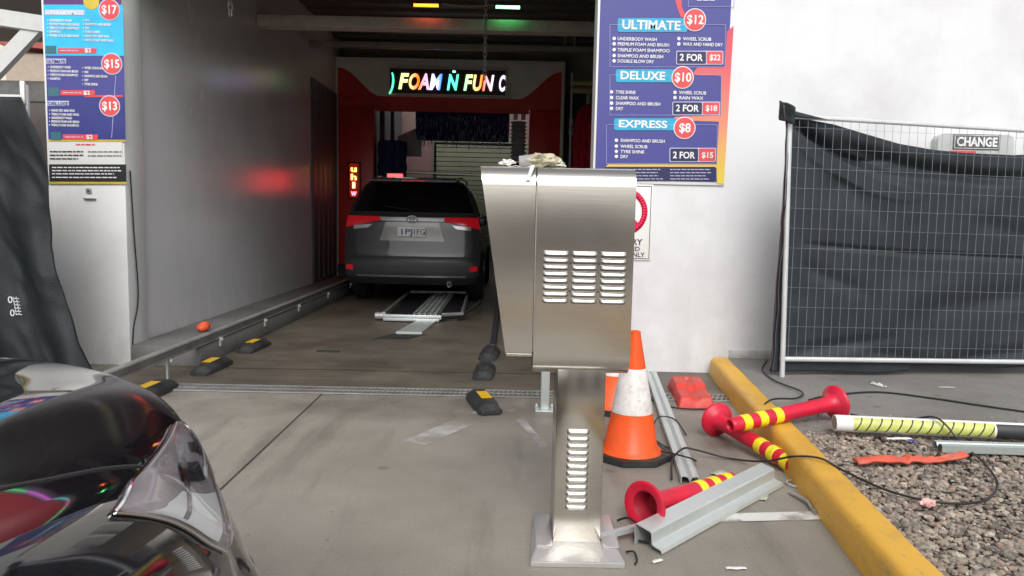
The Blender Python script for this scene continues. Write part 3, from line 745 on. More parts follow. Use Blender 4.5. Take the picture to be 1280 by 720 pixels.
obj('bumper_trim', patch([(-.86, .40), (.86, .40), (.84, .62), (-.84, .62)], .012, 24, 6), M['suv_trim'], sv)
obj('bumper_foot', patch([(-.84, .302), (.84, .302), (.87, .398), (-.87, .398)], .008, 24, 3), M['mdark'], sv)
obj('bumper_strip', patch([(-.74, .405), (.74, .405), (.74, .43), (-.74, .43)], .022, 24, 2), M['silver'], sv)
pl = obj('number_plate', B(-.19, .19, -.02, .0, .955, 1.085, bev=.004), M['plate'], sv)
for v in pl.data.vertices: v.co.y += .03
M['plate_ink'] = mat('plate_ink', (.05, .06, .12), .5)
for t_, x_ in (('1PJ', -.165), ('1FG', .015)): obj('plate_text', text_bm(t_, .075, x_, .985, .008, squeeze=.15, bold=.02), M['plate_ink'], pl)
bm = bmesh.new()
def ring(bm, cx, cz, a, b, r, yv):
    tube(bm, [(cx + a * math.cos(t * math.pi / 10), yv, cz + b * math.sin(t * math.pi / 10)) for t in range(21)], r, 6, cap=False)
ring(bm, 0, 1.19, .07, .048, .007, .055); ring(bm, 0, 1.195, .022, .045, .005, .053); ring(bm, 0, 1.21, .05, .018, .005, .053)
obj('emblem', bm, M['chrome'], sv)
obj('badge', text_bm('- - - -', .03, -.70, .755, .10, squeeze=.16), M['chrome'], sv)
eo = obj('exhaust', T([(.52, .03, .315), (.52, .4, .315)], [.036, .036], 16, cap=False), M['chrome'], sv); solidify(eo, .003)
obj('exhaust_bore', T([(.52, .06, .315), (.52, .39, .315)], .030, 12), M['slot'], eo)
bm = B(-.80, .80, .9, 4.6, .24, .40); obj('underbody', bm, M['slot'], sv)
obj('wiper', T([(-.0, .125, 1.31), (-.40, .17, 1.36)], .008, 5), M['black'], sv)

# conveyor track under / behind the SUV
cv = thing('conveyor_track', 'silver conveyor track frame on the bay floor behind the SUV', 'conveyor', (-1.1, 8.6, 0))
bm = B(-1.47, -.78, 8.56, 8.62, .035, .085, bev=.006); box(bm, -1.45, -.80, 8.50, 8.53, .02, .05, bev=.004); obj('crossbar', bm, M['galv'], cv)
bm = extrude_poly([(-1.17, 7.66), (-.90, 7.66), (-.84, 8.50), (-1.06, 8.50)], lambda u, v, t: (u, v, t), .006, .03); obj('ramp_plate', bm, M['galv'], cv)
bm = extrude_poly([(-1.36, 7.3), (-1.0, 7.32), (-.86, 7.66), (-1.2, 7.66)], lambda u, v, t: (u, v, t), .0045, .008); obj('rubber_mat', bm, M['rubber'], cv)
bm = bmesh.new()
for i in range(5):
    x = -1.13 + i * .065; box(bm, x, x + .022, 8.7, 11.2, .06, .085)
for y in range(16): box(bm, -1.14, -.84, 8.75 + y * .16, 8.77 + y * .16, .05, .06)
obj('slat_bed', bm, M['galv'], cv)
bm = bmesh.new(); tube(bm, [(-1.46, 8.6, .09), (-1.50, 11.1, .09), (-.62, 11.15, .09), (-.55, 8.7, .09), (-.78, 8.6, .09)], .022, 8)
obj('side_bar', bm, M['galv_dull'], cv)
obj('roller', T([(-1.56, 8.62, .06), (-1.47, 8.62, .06)], .045, 14), M['galv_dull'], cv)
obj('bed_plate', B(-1.46, -.6, 8.7, 11.1, .0045, .03), M['mdark'], cv)
bm = bmesh.new(); tube(bm, smooth_path([(-.60, 8.7, .05), (-.44, 9.0, .12), (-.36, 9.4, .16), (-.42, 9.9, .1)]), .02, 6); obj('hose', bm, M['rubber'], cv)
o = obj('drain_slot', B(-1.72, -1.52, 6.55, 6.62, .0045, .012), M['slot']); tag(recenter(o), 'short dark drain slot in the bay floor left of centre', 'drain')

# wheel guide blocks
def wheel_guide(x, y, rz, label, refl=True, L_=.50, group='rubber wheel guides along the bay'):
    t = thing('wheel_guide', label, 'wheel guide', (x, y, 0.0), group=group, local=True); t.rotation_euler.z = rz
    sec = [(-.085, 0), (.085, 0), (.078, .035), (.035, .074), (-.035, .074), (-.078, .035)]
    bm = bmesh.new(); n = 10; rings = []
    for i in range(n + 1):
        yy = -L_ / 2 + L_ * i / n
        f = 1 if .25 < i / n < .84 else (.30 if i == 0 else .55 if i == n else .8)
        rings.append([bm.verts.new((px * (.6 + .4 * f), yy, .006 + pz * f)) for px, pz in sec])
    for A, C in zip(rings, rings[1:]):
        for k in range(6): bm.faces.new((A[k], A[(k + 1) % 6], C[(k + 1) % 6], C[k]))
    bm.faces.new(rings[0]); bm.faces.new(rings[-1])
    for i in range(4): box(bm, -.08, .08, -L_ / 2 + .03 + i * .13, -L_ / 2 + .036 + i * .13, .004, .03)
    obj('block', bm, M['rubber'], t, ang=25)
    if refl:
        bm = B(-.034, .036, -.115, .070, .0805, .083)
        for k_ in (1,): quad(bm, (.0380, -.085, .0820), (.0380, .055, .0820), (.0700, .055, .0510), (.0700, -.085, .0510)) if k_ == 0 else None
        obj('reflector', bm, M['fluoro2'], t)
    return t
M['fluoro2'] = mat('amber_reflector', (.70, .42, .02), .35, var=.1, scale=30)
wheel_guide(-2.40, 4.90, R(-3), 'rubber wheel guide partly hidden behind the black car, left side of the drain grate')
wheel_guide(-2.33, 5.76, R(-1), 'rubber wheel guide with a yellow reflector nearest the drain grate on the left side')
wheel_guide(-2.31, 6.66, R(-2), 'rubber wheel guide with a yellow reflector farther in, second past the grate on the left')
wheel_guide(-.155, 4.80, R(14), 'crooked rubber wheel guide with a yellow reflector in front of the drain grate')
wheel_guide(-.18, 5.78, R(-2), 'dark rubber wheel guide without reflector just behind the drain grate', refl=False)
wheel_guide(-.16, 6.55, R(-4), 'dark worn rubber wheel guide second behind the drain grate, beside the kiosk', refl=False)
gr2 = thing('guide_rail', 'thin dark guide rail on the bay floor to the right of the SUV', 'rail', (-.14, 9.0, 0))
obj('beam', B(-.17, -.11, 6.85, 12.8, .005, .06, bev=.01), M['mdark'], gr2)

# ================================================================== KIOSK
ks_ = thing('payment_kiosk', 'brushed stainless steel payment kiosk on a slim pedestal, seen from its vented side', 'kiosk', (.27, 2.78, 0))
FY, BY = 2.65, 3.02; ZB, ZTp = .677, 1.432
def kprof(zb, zt, rt_, rb_, n=10, fy=FY, by=BY):
    p = []
    for i in range(n + 1):
        a = math.pi / 2 * i / n; p.append((fy + rt_ - rt_ * math.sin(a), zt - rt_ + rt_ * math.cos(a)))
    for i in range(n + 1):
        a = math.pi / 2 * i / n; p.append((fy + rb_ - rb_ * math.cos(a), zb + rb_ - rb_ * math.sin(a)))
    p += [(by, zb), (by, zt)]
    return p
pr_ = kprof(ZB, ZTp, .07, .075)
bm = extrude_poly(pr_, lambda u, v, t: (t, u, v), .094, .446)
bmesh.ops.bevel(bm, geom=[e for e in bm.edges if abs(e.verts[0].co.x - e.verts[1].co.x) < 1e-6], offset=.003, segments=1, affect='EDGES')
bod = obj('cabinet', bm, M['ss'], ks_, ang=30)
pr2 = kprof(.750, ZTp, .07, .012)
bm = bmesh.new()
def lx(z): return -.111 + (ZTp - z) / (ZTp - .75) * .104
a = [bm.verts.new((lx(v), u, v)) for u, v in pr2]; b = [bm.verts.new((.089, u, v)) for u, v in pr2]
bm.faces.new(a); bm.faces.new(b[::-1])
for i in range(len(a)): bm.faces.new((a[i], b[i], b[(i + 1) % len(a)], a[(i + 1) % len(a)]))
bmesh.ops.bevel(bm, geom=[e for e in bm.edges if e.verts[0].co.x < .03 and e.verts[1].co.x < .03], offset=.003, segments=1, affect='EDGES')
fd = obj('front_door', bm, M['ss'], ks_, ang=30)
obj('door_seam', B(.0885, .0945, FY + .006, BY - .01, .76, ZTp - .006), M['slot'], ks_)
bm = T([(lx(.75) + .003, FY + .004, .748), (.088, FY + .004, .748)], .0028, 6)
tube(bm, [(.0925, FY - .0015, .765), (.0925, FY - .0015, ZTp - .07)], .0022, 6)
obj('door_trim', bm, M['ss_edge'], fd)
# screen side (towards the lane)
bm = B(-.02, -.012, 2.72, 2.95, 1.0, 1.25); rotm = Matrix.Rotation(R(8.7), 3, 'Y')
for v in bm.verts:
    c = v.co.copy(); v.co.x = lx(c.z) - .003 + (0 if c.x > -.016 else -.004)
obj('screen', bm, M['glass'], fd)
def louvres(x0, x1, z0, z1, n, parent, tilt=0.0, fy=FY):
    bm = bmesh.new(); pitch = (z1 - z0) / n; hb = bmesh.new()
    for i in range(n):
        zt = z0 + (i + 1) * pitch - pitch * .12; h = pitch * .50
        m_ = 8
        def f(u, v):   # half-round hood, open below
            a = v * math.pi / 2; e = min(1, min(u, 1 - u) * 9); 
            return Vector((x0 + (x1 - x0) * u, fy - .0005 - .0095 * math.sin(a) * e ** .5, zt - h * (1 - math.cos(a)) * 1.0 - h * v * .25))
        grid(f, 14, 5, bm)
        box(hb, x0 + .004, x1 - .004, fy - .001, fy + .002, zt - h * 1.5, zt - h * .9)
    obj('louvre_opening', hb, M['slot'], parent)
    o = obj('louvre_panel', bm, M['ss_edge'], parent, ang=60); solidify(o, .0012)
for a, b in ((.122, .213), (.225, .316), (.328, .421)): louvres(a, b, .940, 1.134, 8, bod)
bm = bmesh.new()
for x in (.219, .322):
    for z in (1.088, .988): lathe([(0, -.004), (.003, -.003), (.0042, 0)], 10, bm=bm, M4=Matrix.Translation((x, FY, z)) @ Matrix.Rotation(R(-90), 4, 'X'))
obj('rivet', bm, M['slot'], bod)
# pedestal
pd = obj('pedestal', B(.185, .364, 2.675, 2.875, .038, .76, bev=.003), M['ss'], ks_)
louvres(.228, .308, .160, .475, 12, pd, fy=2.675)
# base: tray-shaped cover with sloped front
bs = bmesh.new()
o8 = [(.098, 2.545, 0), (.438, 2.545, 0), (.452, 2.93, 0), (.114, 2.93, 0), (.098, 2.545, .020), (.438, 2.545, .020), (.448, 2.93, .020), (.117, 2.93, .020), (.118, 2.605, .040), (.420, 2.605, .040), (.430, 2.92, .040), (.130, 2.92, .040)]
V = [bs.verts.new(p) for p in o8]
for f in ((0, 1, 5, 4), (1, 2, 6, 5), (2, 3, 7, 6), (3, 0, 4, 7), (4, 5, 9, 8), (5, 6, 10, 9), (6, 7, 11, 10), (7, 4, 8, 11), (8, 9, 10, 11), (3, 2, 1, 0)): bs.faces.new([V[i] for i in f])
bmesh.ops.bevel(bs, geom=list(bs.edges), offset=.003, segments=2, affect='EDGES')
obj('base_cover', bs, M['alu'], ks_, ang=25)
for x0, x1 in ((.120, .182), (.367, .428)): obj('base_flange', B(x0, x1, 2.62, 2.915, .0405, .048, bev=.002), M['alu'], ks_)
# rubbish on top of the kiosk
def crumple(name, cx, cy, cz, sx, sy, sz, mt, label, cat, seed=0, fl=.75, sub=3):
    bm = bmesh.new(); bmesh.ops.create_icosphere(bm, subdivisions=sub, radius=1)
    from mathutils import noise
    for v in bm.verts:
        p = v.co.copy(); q = 1 + fl * noise.noise(p * 1.6 + Vector((seed, 0, 0))) + .4 * noise.noise(p * 4 + Vector((0, seed, 0)))
        v.co = Vector((p.x * sx * q, p.y * sy * q, p.z * sz * q))
    mn = min(v.co.z for v in bm.verts)
    for v in bm.verts: v.co.z -= mn
    for v in bm.verts: v.co += Vector((cx, cy, cz))
    o = recenter(obj(name, bm, mt, ang=22)); tag(o, label, cat); return o
M['paper'] = mat('tissue_paper', (.78, .77, .75), .8, var=.05, scale=30)
M['wrap'] = mat('printed_wrapper', (.46, .42, .30), .6, var=.5, scale=28)
M['foil'] = mat('greenish_foil', (.45, .52, .40), .4, .2, var=.3, scale=25)
crumple('tissue', -.015, 2.76, 1.433, .024, .02, .012, M['paper'], 'small crumpled white tissue on the left of the kiosk top', 'tissue', 2)
bm = grid(lambda u, v: Vector((0.0 + u * .09, 2.755 + v * .03, 1.4345 + .003 * math.sin(u * 9) + .002 * v)), 10, 3)
bm2 = grid(lambda u, v: Vector((.075 + u * .014 - v * .022, FY + .05 - .0545 * min(1, v * 2.2) , 1.4355 - .001 - .055 * max(0, v - .25) / .75 * 1.05)), 3, 12); join(bm, bm2)
o = obj('paper_strip', bm, M['paper']); solidify(o, .002); tag(recenter(o), 'torn strip of white paper hanging over the front edge of the kiosk top', 'paper')
crumple('wrapper', .118, 2.77, 1.434, .052, .03, .022, M['wrap'], 'crumpled printed food wrapper in the middle of the kiosk top', 'wrapper', 5)
crumple('foil_ball', .165, 2.80, 1.434, .035, .026, .015, M['foil'], 'crumpled pale green foil on the right of the rubbish on the kiosk', 'foil', 9)
bm = lathe([(0, 0), (.026, 0), (.033, .085), (.031, .085), (.025, .004), (0, .004)], 20, M4=Matrix.Translation((.07, 2.90, 1.462)) @ Matrix.Rotation(R(86), 4, 'Y') @ Matrix.Translation((0, 0, -.04)))
tag(recenter(obj('paper_cup', bm, mat('grey_cup', (.30, .29, .31), .6))), 'grey paper cup lying on its side at the back of the kiosk top', 'cup')

# post behind the kiosk
ps = thing('steel_post', 'short galvanised steel post bolted to the ground just behind the kiosk', 'post', (.25, 4.72, 0))
obj('pole', B(.222, .278, 4.70, 4.76, .01, .62, bev=.006), M['galv'], ps)
bm = B(.185, .315, 4.66, 4.80, 0, .01, bev=.003)
for x in (.2, .3):
    for y in (4.675, 4.785): box(bm, x - .008, x + .008, y - .008, y + .008, .01, .026, bev=.002)
obj('base_plate', bm, M['galv'], ps)
obj('sensor_box', B(.20, .30, 4.69, 4.77, .62, .78, bev=.01), M['galv_dull'], ps)

# ================================================================== SIGNS
# big price board, local drawing units: px from the board's left edge (157 px = 1.03 m) and px down
PB = thing('price_board', 'tall blue price board on the white wall listing ULTIMATE, DELUXE and EXPRESS washes', 'sign', (1.18, 5.99, 1.545))
BX0, BY_, ZR, K = .655, 5.985, 2.966, .00653
def bxz(px, py):
    """board picture units to wall position"""
    left = 748 - .030 * py
    return BX0 + (px - left) * K, ZR - (py - .021 * (px - left)) * .006235
LV = {}
def lay(n): return BY_ - .004 - .0016 * n
def rect(x0, y0, x1, y1, mt, n, name='panel', r=0, parent=None, slant=0):
    a = bxz(x0, y0); b = bxz(x1, y0); c = bxz(x1 , y1); d_ = bxz(x0, y1)
    pts = [d_, c, b, a]
    if r:
        out = []
        for i in range(4):
            P0, P1, P2 = Vector(pts[i - 1]), Vector(pts[i]), Vector(pts[(i + 1) % 4]); rr_ = r * K
            e1 = (P0 - P1).normalized() * rr_; e2 = (P2 - P1).normalized() * rr_
            for k in range(5):
                t = k / 4; out.append(tuple(P1 + e1 * (1 - t) ** 2 + e2 * t ** 2))
        pts = out
    return obj(name, extrude_poly(pts, XZ, lay(n), lay(n) + .0015), mt, parent or PB)
obj('backing', B(BX0, 1.712, BY_, 5.998, 1.535, 3.3, bev=.003), M['white'], PB)
obj('panel', extrude_poly([(.672, 1.562), (1.693, 1.562), (1.700, 3.28), (.672, 3.28)], XZ, lay(0), BY_ - .001), M['blue'], PB)
# salmon to yellow side band
def bandmat():
    X = mat('band_gradient', (.7, .2, .15), .4, var=0); n = X.node_tree; b = n.nodes['Principled BSDF']
    g = n.nodes.new('ShaderNodeTexCoord'); sx = n.nodes.new('ShaderNodeSeparateXYZ'); r = n.nodes.new('ShaderNodeValToRGB'); mr = n.nodes.new('ShaderNodeMapRange')
    n.links.new(g.outputs['Object'], sx.inputs[0]); n.links.new(sx.outputs[2], mr.inputs[0]); mr.inputs[1].default_value = 0; mr.inputs[2].default_value = 1.3; n.links.new(mr.outputs[0], r.inputs[0])
    e = r.color_ramp.elements; e[0].color = (.75, .60, .06, 1); e[1].color = (.60, .06, .12, 1); q = e.new(.35); q.color = (.72, .27, .16, 1); q = e.new(.7); q.color = (.66, .11, .13, 1)
    n.links.new(r.outputs[0], b.inputs['Base Color']); return X
BG_ = bandmat()
pts = [bxz(*p) for p in ((894, 230.5), (902.4, 230.5), (911, 33), (903, 40), (901, 84), (868, 84), (862, 93), (897, 95), (897, 144), (842, 146), (838, 150), (895, 152), (893, 206), (760, 206), (757, 209), (893, 210))]
obj('side_band', extrude_poly(pts, XZ, lay(1), lay(1) + .0015), BG_, PB)
pts = [bxz(*p) for p in ((840, -30), (846, -30), (848, 10), (855, 24), (847, 22), (841, 5))]
obj('swoosh', extrude_poly(pts, XZ, lay(1), lay(1) + .0015), M['bred'], PB)
def outline(x0, y0, x1, y1, n, mt=None, w_=.7):
    bm = bmesh.new(); p = [bxz(x0, y0), bxz(x1, y0), bxz(x1, y1), bxz(x0, y1), bxz(x0, y0)]
    for a, b in zip(p, p[1:]): tube(bm, [(a[0], lay(n), a[1]), (b[0], lay(n), b[1])], w_ * K / 2, 4)
    obj('frame_line', bm, mt or M['bline'], PB)
outline(762, 32, 901, 84, 2); outline(762, 94, 897, 144, 2); outline(758, 156, 893, 205, 2); outline(856, -18, 911, 10, 2)
rect(756, 209, 892, 227, M['navy'], 2, 'footer', r=2)
def label_row(x0, y0, x1, y1, title, tx1, price, cx, cy):
    rect(x0, y0, x1, y1, M['cyan'], 3, 'title_strip', r=3)
    x, z = bxz(x0 + 5, y1 - 4); X2, _ = bxz(tx1, y1 - 4)
    obj('title_text', text_bm(title, (y1 - y0 - 6) * .0062, x, z, lay(4), bold=.035, squeeze=X2 - x, shear=.0), M['txt'], PB)
    c = bxz(cx, cy)
    obj('price_ring', extrude_poly(disc_pts(*c, 13.4 * K), XZ, lay(4), lay(4) + .0012), M['txt'], PB)
    obj('price_disc', extrude_poly(disc_pts(*c, 12.4 * K), XZ, lay(5), lay(5) + .0012), M['bred'], PB)
    wd = 20 if len(price) > 2 else 14
    obj('price_text', text_bm(price, 11 * .0062, c[0] - wd * K / 2, c[1] - 5.2 * .0062, lay(6), bold=.03, squeeze=wd * K), M['txt'], PB)
label_row(771, 24, 855, 41, 'ULTIMATE', 846, '$12', 864, 26)
label_row(769, 87, 842, 103, 'DELUXE', 828, '$10', 850, 97)
label_row(767, 148, 844, 163, 'EXPRESS', 831, '$8', 853, 160)
def bullets(px, tx, rows):
    for (y, t, x1) in rows:
        c = bxz(px, y); obj('bullet', extrude_poly(disc_pts(*c, 2.1 * K, 12), XZ, lay(3), lay(3) + .0012), M['txt'], PB)
        x, z = bxz(tx, y + 2.1); x2, _ = bxz(x1, y + 2)
        obj('wash_text', text_bm(t, 4.0 * .0062, x, z, lay(3), squeeze=x2 - x, bold=.02), M['txt'], PB)
bullets(767, 771, [(49, 'UNDERBODY WASH', 818), (55.5, 'PREMIUM FOAM AND BRUSH', 833), (62.7, 'TRIPLE FOAM SHAMPOO', 834), (70, 'SHAMPOO AND BRUSH', 826), (76.5, 'DOUBLE BLOW DRY', 815)])
bullets(845, 850, [(49, 'WHEEL SCRUB', 884), (55.5, 'WAX AND HAND DRY', 898)])
bullets(764, 769, [(115, 'TYRE SHINE', 793), (122, 'CLEAR WAX', 797), (129, 'SHAMPOO AND BRUSH', 823), (135.6, 'DRY', 778)])
bullets(841, 846, [(115.5, 'WHEEL SCRUB', 879), (122, 'RAIN WAX', 875)])
bullets(770, 775, [(175.6, 'SHAMPOO AND BRUSH', 829), (183, 'WHEEL SCRUB', 808), (189.6, 'TYRE SHINE', 804), (196, 'DRY', 784)])
for x0, y0, x1, y1, xs_, pr in ((842, 64, 899, 81, 878, '$22'), (838, 127, 896, 144, 874, '$18'), (835, 185, 892, 203, 870, '$15')):
    rect(x0, y0, x1, y1, M['txt2'], 3, 'offer_frame', r=2); rect(x0 + 1, y0 + 1, xs_, y1 - 1, M['navy'], 4, 'offer_box', r=1.5); rect(xs_ + 1, y0 + 1, x1 - 1, y1 - 1, M['bred'], 4, 'offer_price_box', r=1.5)
    x, z = bxz(x0 + 4, y1 - 5); obj('offer_text', text_bm('2 FOR', 8.2 * .0062, x, z, lay(5), bold=.03, squeeze=(xs_ - x0 - 8) * K), M['txt'], PB)
    x, z = bxz(xs_ + 4, y1 - 5.5); obj('offer_price_text', text_bm(pr, 7 * .0062, x, z, lay(5), bold=.03, squeeze=(x1 - xs_ - 8) * K), M['txt'], PB)
def fine_lines(x0, x1, ysl, mt, n, parent, conv, layf, hh=.8, seed=1, nm='fine_print'):
    rnd = random.Random(seed); bm = bmesh.new()
    for y in ysl:
        x = x0; e = x1 - rnd.random() * (x1 - x0) * .18
        while x < e:
            ww = min(e - x, rnd.uniform(2.5, 7)); a = conv(x, y); b = conv(x + ww, y)
            box(bm, a[0], b[0], layf(n), layf(n) + .001, a[1] - hh * .0031, a[1] + hh * .0031); x += ww + rnd.uniform(.9, 1.4)
    obj(nm, bm, mt, parent)
fine_lines(762, 828, (212.5, 216.5, 220.5, 224.5), M['txt2'], 3, PB, bxz, lay, .9, 3); fine_lines(836, 888, (212.5, 216.5, 220.5, 224.5), M['txt2'], 3, PB, bxz, lay, .9, 4)
fine_lines(866, 890, (2,), M['txt2'], 3, PB, bxz, lay, 1.5, 5)

# NO ENTRY sign
NE = thing('no_entry_sign', 'white NO ENTRY sign with a red prohibition circle on the wall behind the kiosk', 'sign', (.87, 5.99, .92))
obj('backing', B(.585, 1.145, 5.988, 5.998, .92, 1.532, bev=.003), M['white'], NE)
bm = bmesh.new()
pp = [(.6, .935), (1.130, .935), (1.130, 1.517), (.6, 1.517), (.6, .935)]
for a, b in zip(pp, pp[1:]): tube(bm, [(a[0], 5.987, a[1]), (b[0], 5.987, b[1])], .003, 4)
obj('border', bm, M['ink'], NE)
cx, cz = .915, 1.31
out_ = disc_pts(cx, cz, .19, 48); inn = disc_pts(cx, cz, .145, 48); bm = bmesh.new()
for i in range(48):
    j = (i + 1) % 48; quad(bm, (out_[i][0], 5.984, out_[i][1]), (out_[j][0], 5.984, out_[j][1]), (inn[j][0], 5.984, inn[j][1]), (inn[i][0], 5.984, inn[i][1]))
ring_o = obj('prohibition_ring', bm, M['proh'], NE); solidify(ring_o, .002)
bm = B(-.15, .15, -.001, .001, -.021, .021, rot=Matrix.Rotation(R(45), 3, 'Y'))
for v in bm.verts: v.co += Vector((cx, 5.985, cz))
obj('prohibition_bar', bm, M['proh'], NE)
# walking figure pictogram
bm = extrude_poly(disc_pts(cx, cz + .085, .022), XZ, 5.9865, 5.9875)
for pl_ in ([(cx, cz + .06), (cx, cz - .02)], [(cx, cz - .02), (cx + .045, cz - .10)], [(cx, cz - .02), (cx - .04, cz - .10)], [(cx, cz + .045), (cx + .05, cz - .005)], [(cx, cz + .045), (cx - .05, cz)]):
    tube(bm, [(pl_[0][0], 5.987, pl_[0][1]), (pl_[1][0], 5.987, pl_[1][1])], .009, 4)
obj('pictogram', bm, M['ink'], NE)
for s, h, z, x1, x0 in (('NO ENTRY', .048, 1.045, 1.07, .72), ('AUTHORISED', .036, .995, 1.055, .72), ('PERSONNEL ONLY', .036, .948, 1.092, .66)):
    obj('sign_text', text_bm(s, h, x0, z, 5.986, squeeze=x1 - x0, bold=.02), M['ink'], NE)

# left menu board
LB = thing('menu_board', 'tall narrow price board with $17, $15 and $13 prices on the left column', 'sign', (-3.3, 5.845, 1.47))
LY = 5.842
def lxz(px, py):
    left = 52 + .044 * py
    return -3.612 + (px - left) * .00632, 2.826 - (py - .019 * (px - left)) * .006125
def layl(n): return LY - .003 - .0016 * n
def rectL(x0, y0, x1, y1, mt, n, name='panel', sk=0):
    a, b, c, d_ = lxz(x0, y0), lxz(x1, y0), lxz(x1 + sk, y1), lxz(x0 + sk, y1)
    return obj(name, extrude_poly([d_, c, b, a], XZ, layl(n), layl(n) + .0015), mt, LB)
obj('backing', B(-3.615, -3.03, LY, 5.8495, 1.458, 3.3, bev=.002), M['white'], LB)
rectL(54, -55, 148, 6, M['purple'], 0, 'header_panel'); rectL(54, 6, 150, 68, M['cyan2'], 0, 'top_panel', 2.5); rectL(57, 68, 152, 118, M['blue'], 0, 'middle_panel', 2); rectL(59, 118, 154, 172, M['blue_dark'], 0, 'lower_panel', 2)
rectL(61, 172, 156, 174.5, M['gold'], 0, 'gold_strip'); rectL(62, 203, 157, 225, M['ink'], 0, 'black_panel', .8); rectL(62, 225, 158, 228, M['gold'], 0, 'gold_strip')
c = lxz(112, 2); obj('gold_badge', extrude_poly(disc_pts(*c, .06), XZ, layl(1), layl(1) + .001), M['gold'], LB)
for cx_, cy_, s in ((134, 12, '$17'), (138, 78, '$15'), (136, 130, '$13')):
    c = lxz(cx_, cy_); obj('price_ring', extrude_poly(disc_pts(*c, .082), XZ, layl(2), layl(2) + .001), M['txt2'], LB)
    obj('price_disc', extrude_poly(disc_pts(*c, .074), XZ, layl(3), layl(3) + .001), M['bred'], LB)
    obj('price_text', text_bm(s, .062, c[0] - .058, c[1] - .03, layl(4), bold=.035, squeeze=.116), M['txt'], LB)
for x0, y0, x1, y1, s in ((72, 59, 119, 65, '$2'), (76, 110.5, 118, 117, '$2'), (79, 165.5, 122, 172, '$2')):
    rectL(x0, y0, x1, y1, M['bred'], 2, 'offer_bar'); x, z = lxz(x1 - 14, y1 - 1); obj('offer_text', text_bm(s, .030, x, z, layl(3), bold=.03, squeeze=.05), M['txt'], LB)
    rectL(x0 - 15, y0 - 3, x0 - 2, y1 + 1, M['teal'], 1, 'icon_square')
    fine_lines(x0 + 3, x0 + 26, ((y0 + y1) / 2,), M['txt2'], 3, LB, lxz, layl, 1.0, 8)
rectL(105, 116.5, 152, 119, M['bred'], 1, 'red_strip')
def ltext(t, x, x1, y, h, mt, n=2, nm='wash_text'):
    a = lxz(x, y + h / 2); b = lxz(x1, y + h / 2); obj(nm, text_bm(t, h * .0060, a[0], a[1], layl(n), squeeze=b[0] - a[0], bold=.025), mt, LB)
WT = ['UNDERBODY WASH', 'PREMIUM FOAM AND BRUSH', 'TRIPLE FOAM SHAMPOO', 'SHAMPOO', 'WHEEL SCRUB AND RINSE', 'WAX', 'SHAMPOO AND BRUSH', 'DRY', 'TYRE SHINE', 'HAND DRY AND WAX', 'TRIPLE FOAM AND WAX']
k_ = 0
for (xa, xb), ysl in (((62, 98), (25, 29.7, 34.3, 38.8, 43.5)), ((105, 140), (25, 29.7, 34.3, 39, 44, 49)), ((63, 97), (82, 86.8, 91.5, 96.3)), ((105, 136), (83, 88, 93, 98, 103)), ((65, 99), (135.5, 140.3, 144.8, 149.3, 153.8))):
    for y in ysl:
        t_ = WT[k_ % 11]; k_ += 1; wd = (xb - xa) * min(1, len(t_) / 19); ltext(t_, xa, xa + wd, y, 3.0, M['txt'])
        c = lxz(xa - 2.2, y); obj('bullet', extrude_poly(disc_pts(*c, .004, 8), XZ, layl(2), layl(2) + .001), M['txt'], LB)
for (x0, x1, y, t_) in ((57, 103, 15.5, 'SUPER ULTIMATE'), (59, 81, 75, 'ULTIMATE'), (61, 85, 127, 'DELUXE')):
    rectL(x0 - 1, y - 3.2, x1 + 1, y + 3.0, M['txt2'], 1, 'title_strip'); ltext(t_, x0, x1, y, 4.2, M['txt'] if y < 20 else M['blue_dark'], 2, 'title_text')
fine_lines(63, 104, (187, 191.5, 196), M['ink'], 1, LB, lxz, layl, 1.5, 31); fine_lines(110, 152, (187, 192), M['ink_grey'], 1, LB, lxz, layl, 1.5, 32); fine_lines(95, 122, (178,), M['bred'], 1, LB, lxz, layl, 1.5, 33)
fine_lines(66, 158, (207, 211, 215, 219.5), M['txt'], 1, LB, lxz, layl, 1.3, 34)
a, b = lxz(143, 92), lxz(139, 170); obj('thin_line', T([(a[0], layl(1), a[1]), (b[0], layl(1), b[1])], .002, 4), M['txt2'], LB)
kh = thing('key_switch', 'small key switch and pull on the white column below the left price board', 'switch', (-3.3, 5.84, 1.31))
obj('plate', B(-3.325, -3.285, 5.838, 5.8495, 1.365, 1.405, bev=.002), M['galv_dull'], kh); obj('keyhole', B(-3.31, -3.30, 5.834, 5.839, 1.378, 1.392), M['slot'], kh)
obj('handle', B(-3.345, -3.25, 5.83, 5.8495, 1.318, 1.328, bev=.003), M['galv_dull'], kh)

# CHANGE machine on the wall
CH = thing('change_machine', 'pale wall mounted change machine with a CHANGE nameplate above the fence cloth', 'change machine', (3.66, 5.9, .5))
bm = bmesh.new(); pts = [(3.36, .6), (3.96, .6)]
for i in range(9): a = i / 8 * math.pi / 2; pts.append((3.90 + .06 * math.cos(a), 1.915 + .06 * math.sin(a)))
for i in range(9): a = math.pi / 2 + i / 8 * math.pi / 2; pts.append((3.42 + .06 * math.cos(a), 1.915 + .06 * math.sin(a)))
obj('case', extrude_poly(pts, XZ, 5.90, 5.998), mat('change_grey', (.50, .52, .50), .45), CH)
obj('nameplate', B(3.475, 3.845, 5.893, 5.899, 1.853, 1.972, bev=.002), mat('change_dark', (.10, .10, .11), .4), CH)
bm = bmesh.new(); pp = [(3.485, 1.862), (3.835, 1.862), (3.835, 1.963), (3.485, 1.963), (3.485, 1.862)]
for a, b in zip(pp, pp[1:]): tube(bm, [(a[0], 5.892, a[1]), (b[0], 5.892, b[1])], .003, 4)
obj('nameplate_border', bm, M['txt'], CH)
obj('nameplate_text', text_bm('CHANGE', .068, 3.50, 1.880, 5.890, bold=.05, squeeze=.32), M['txt'], CH)
obj('red_strip', B(3.46, 3.66, 5.893, 5.899, 1.825, 1.842), M['bred'], CH)

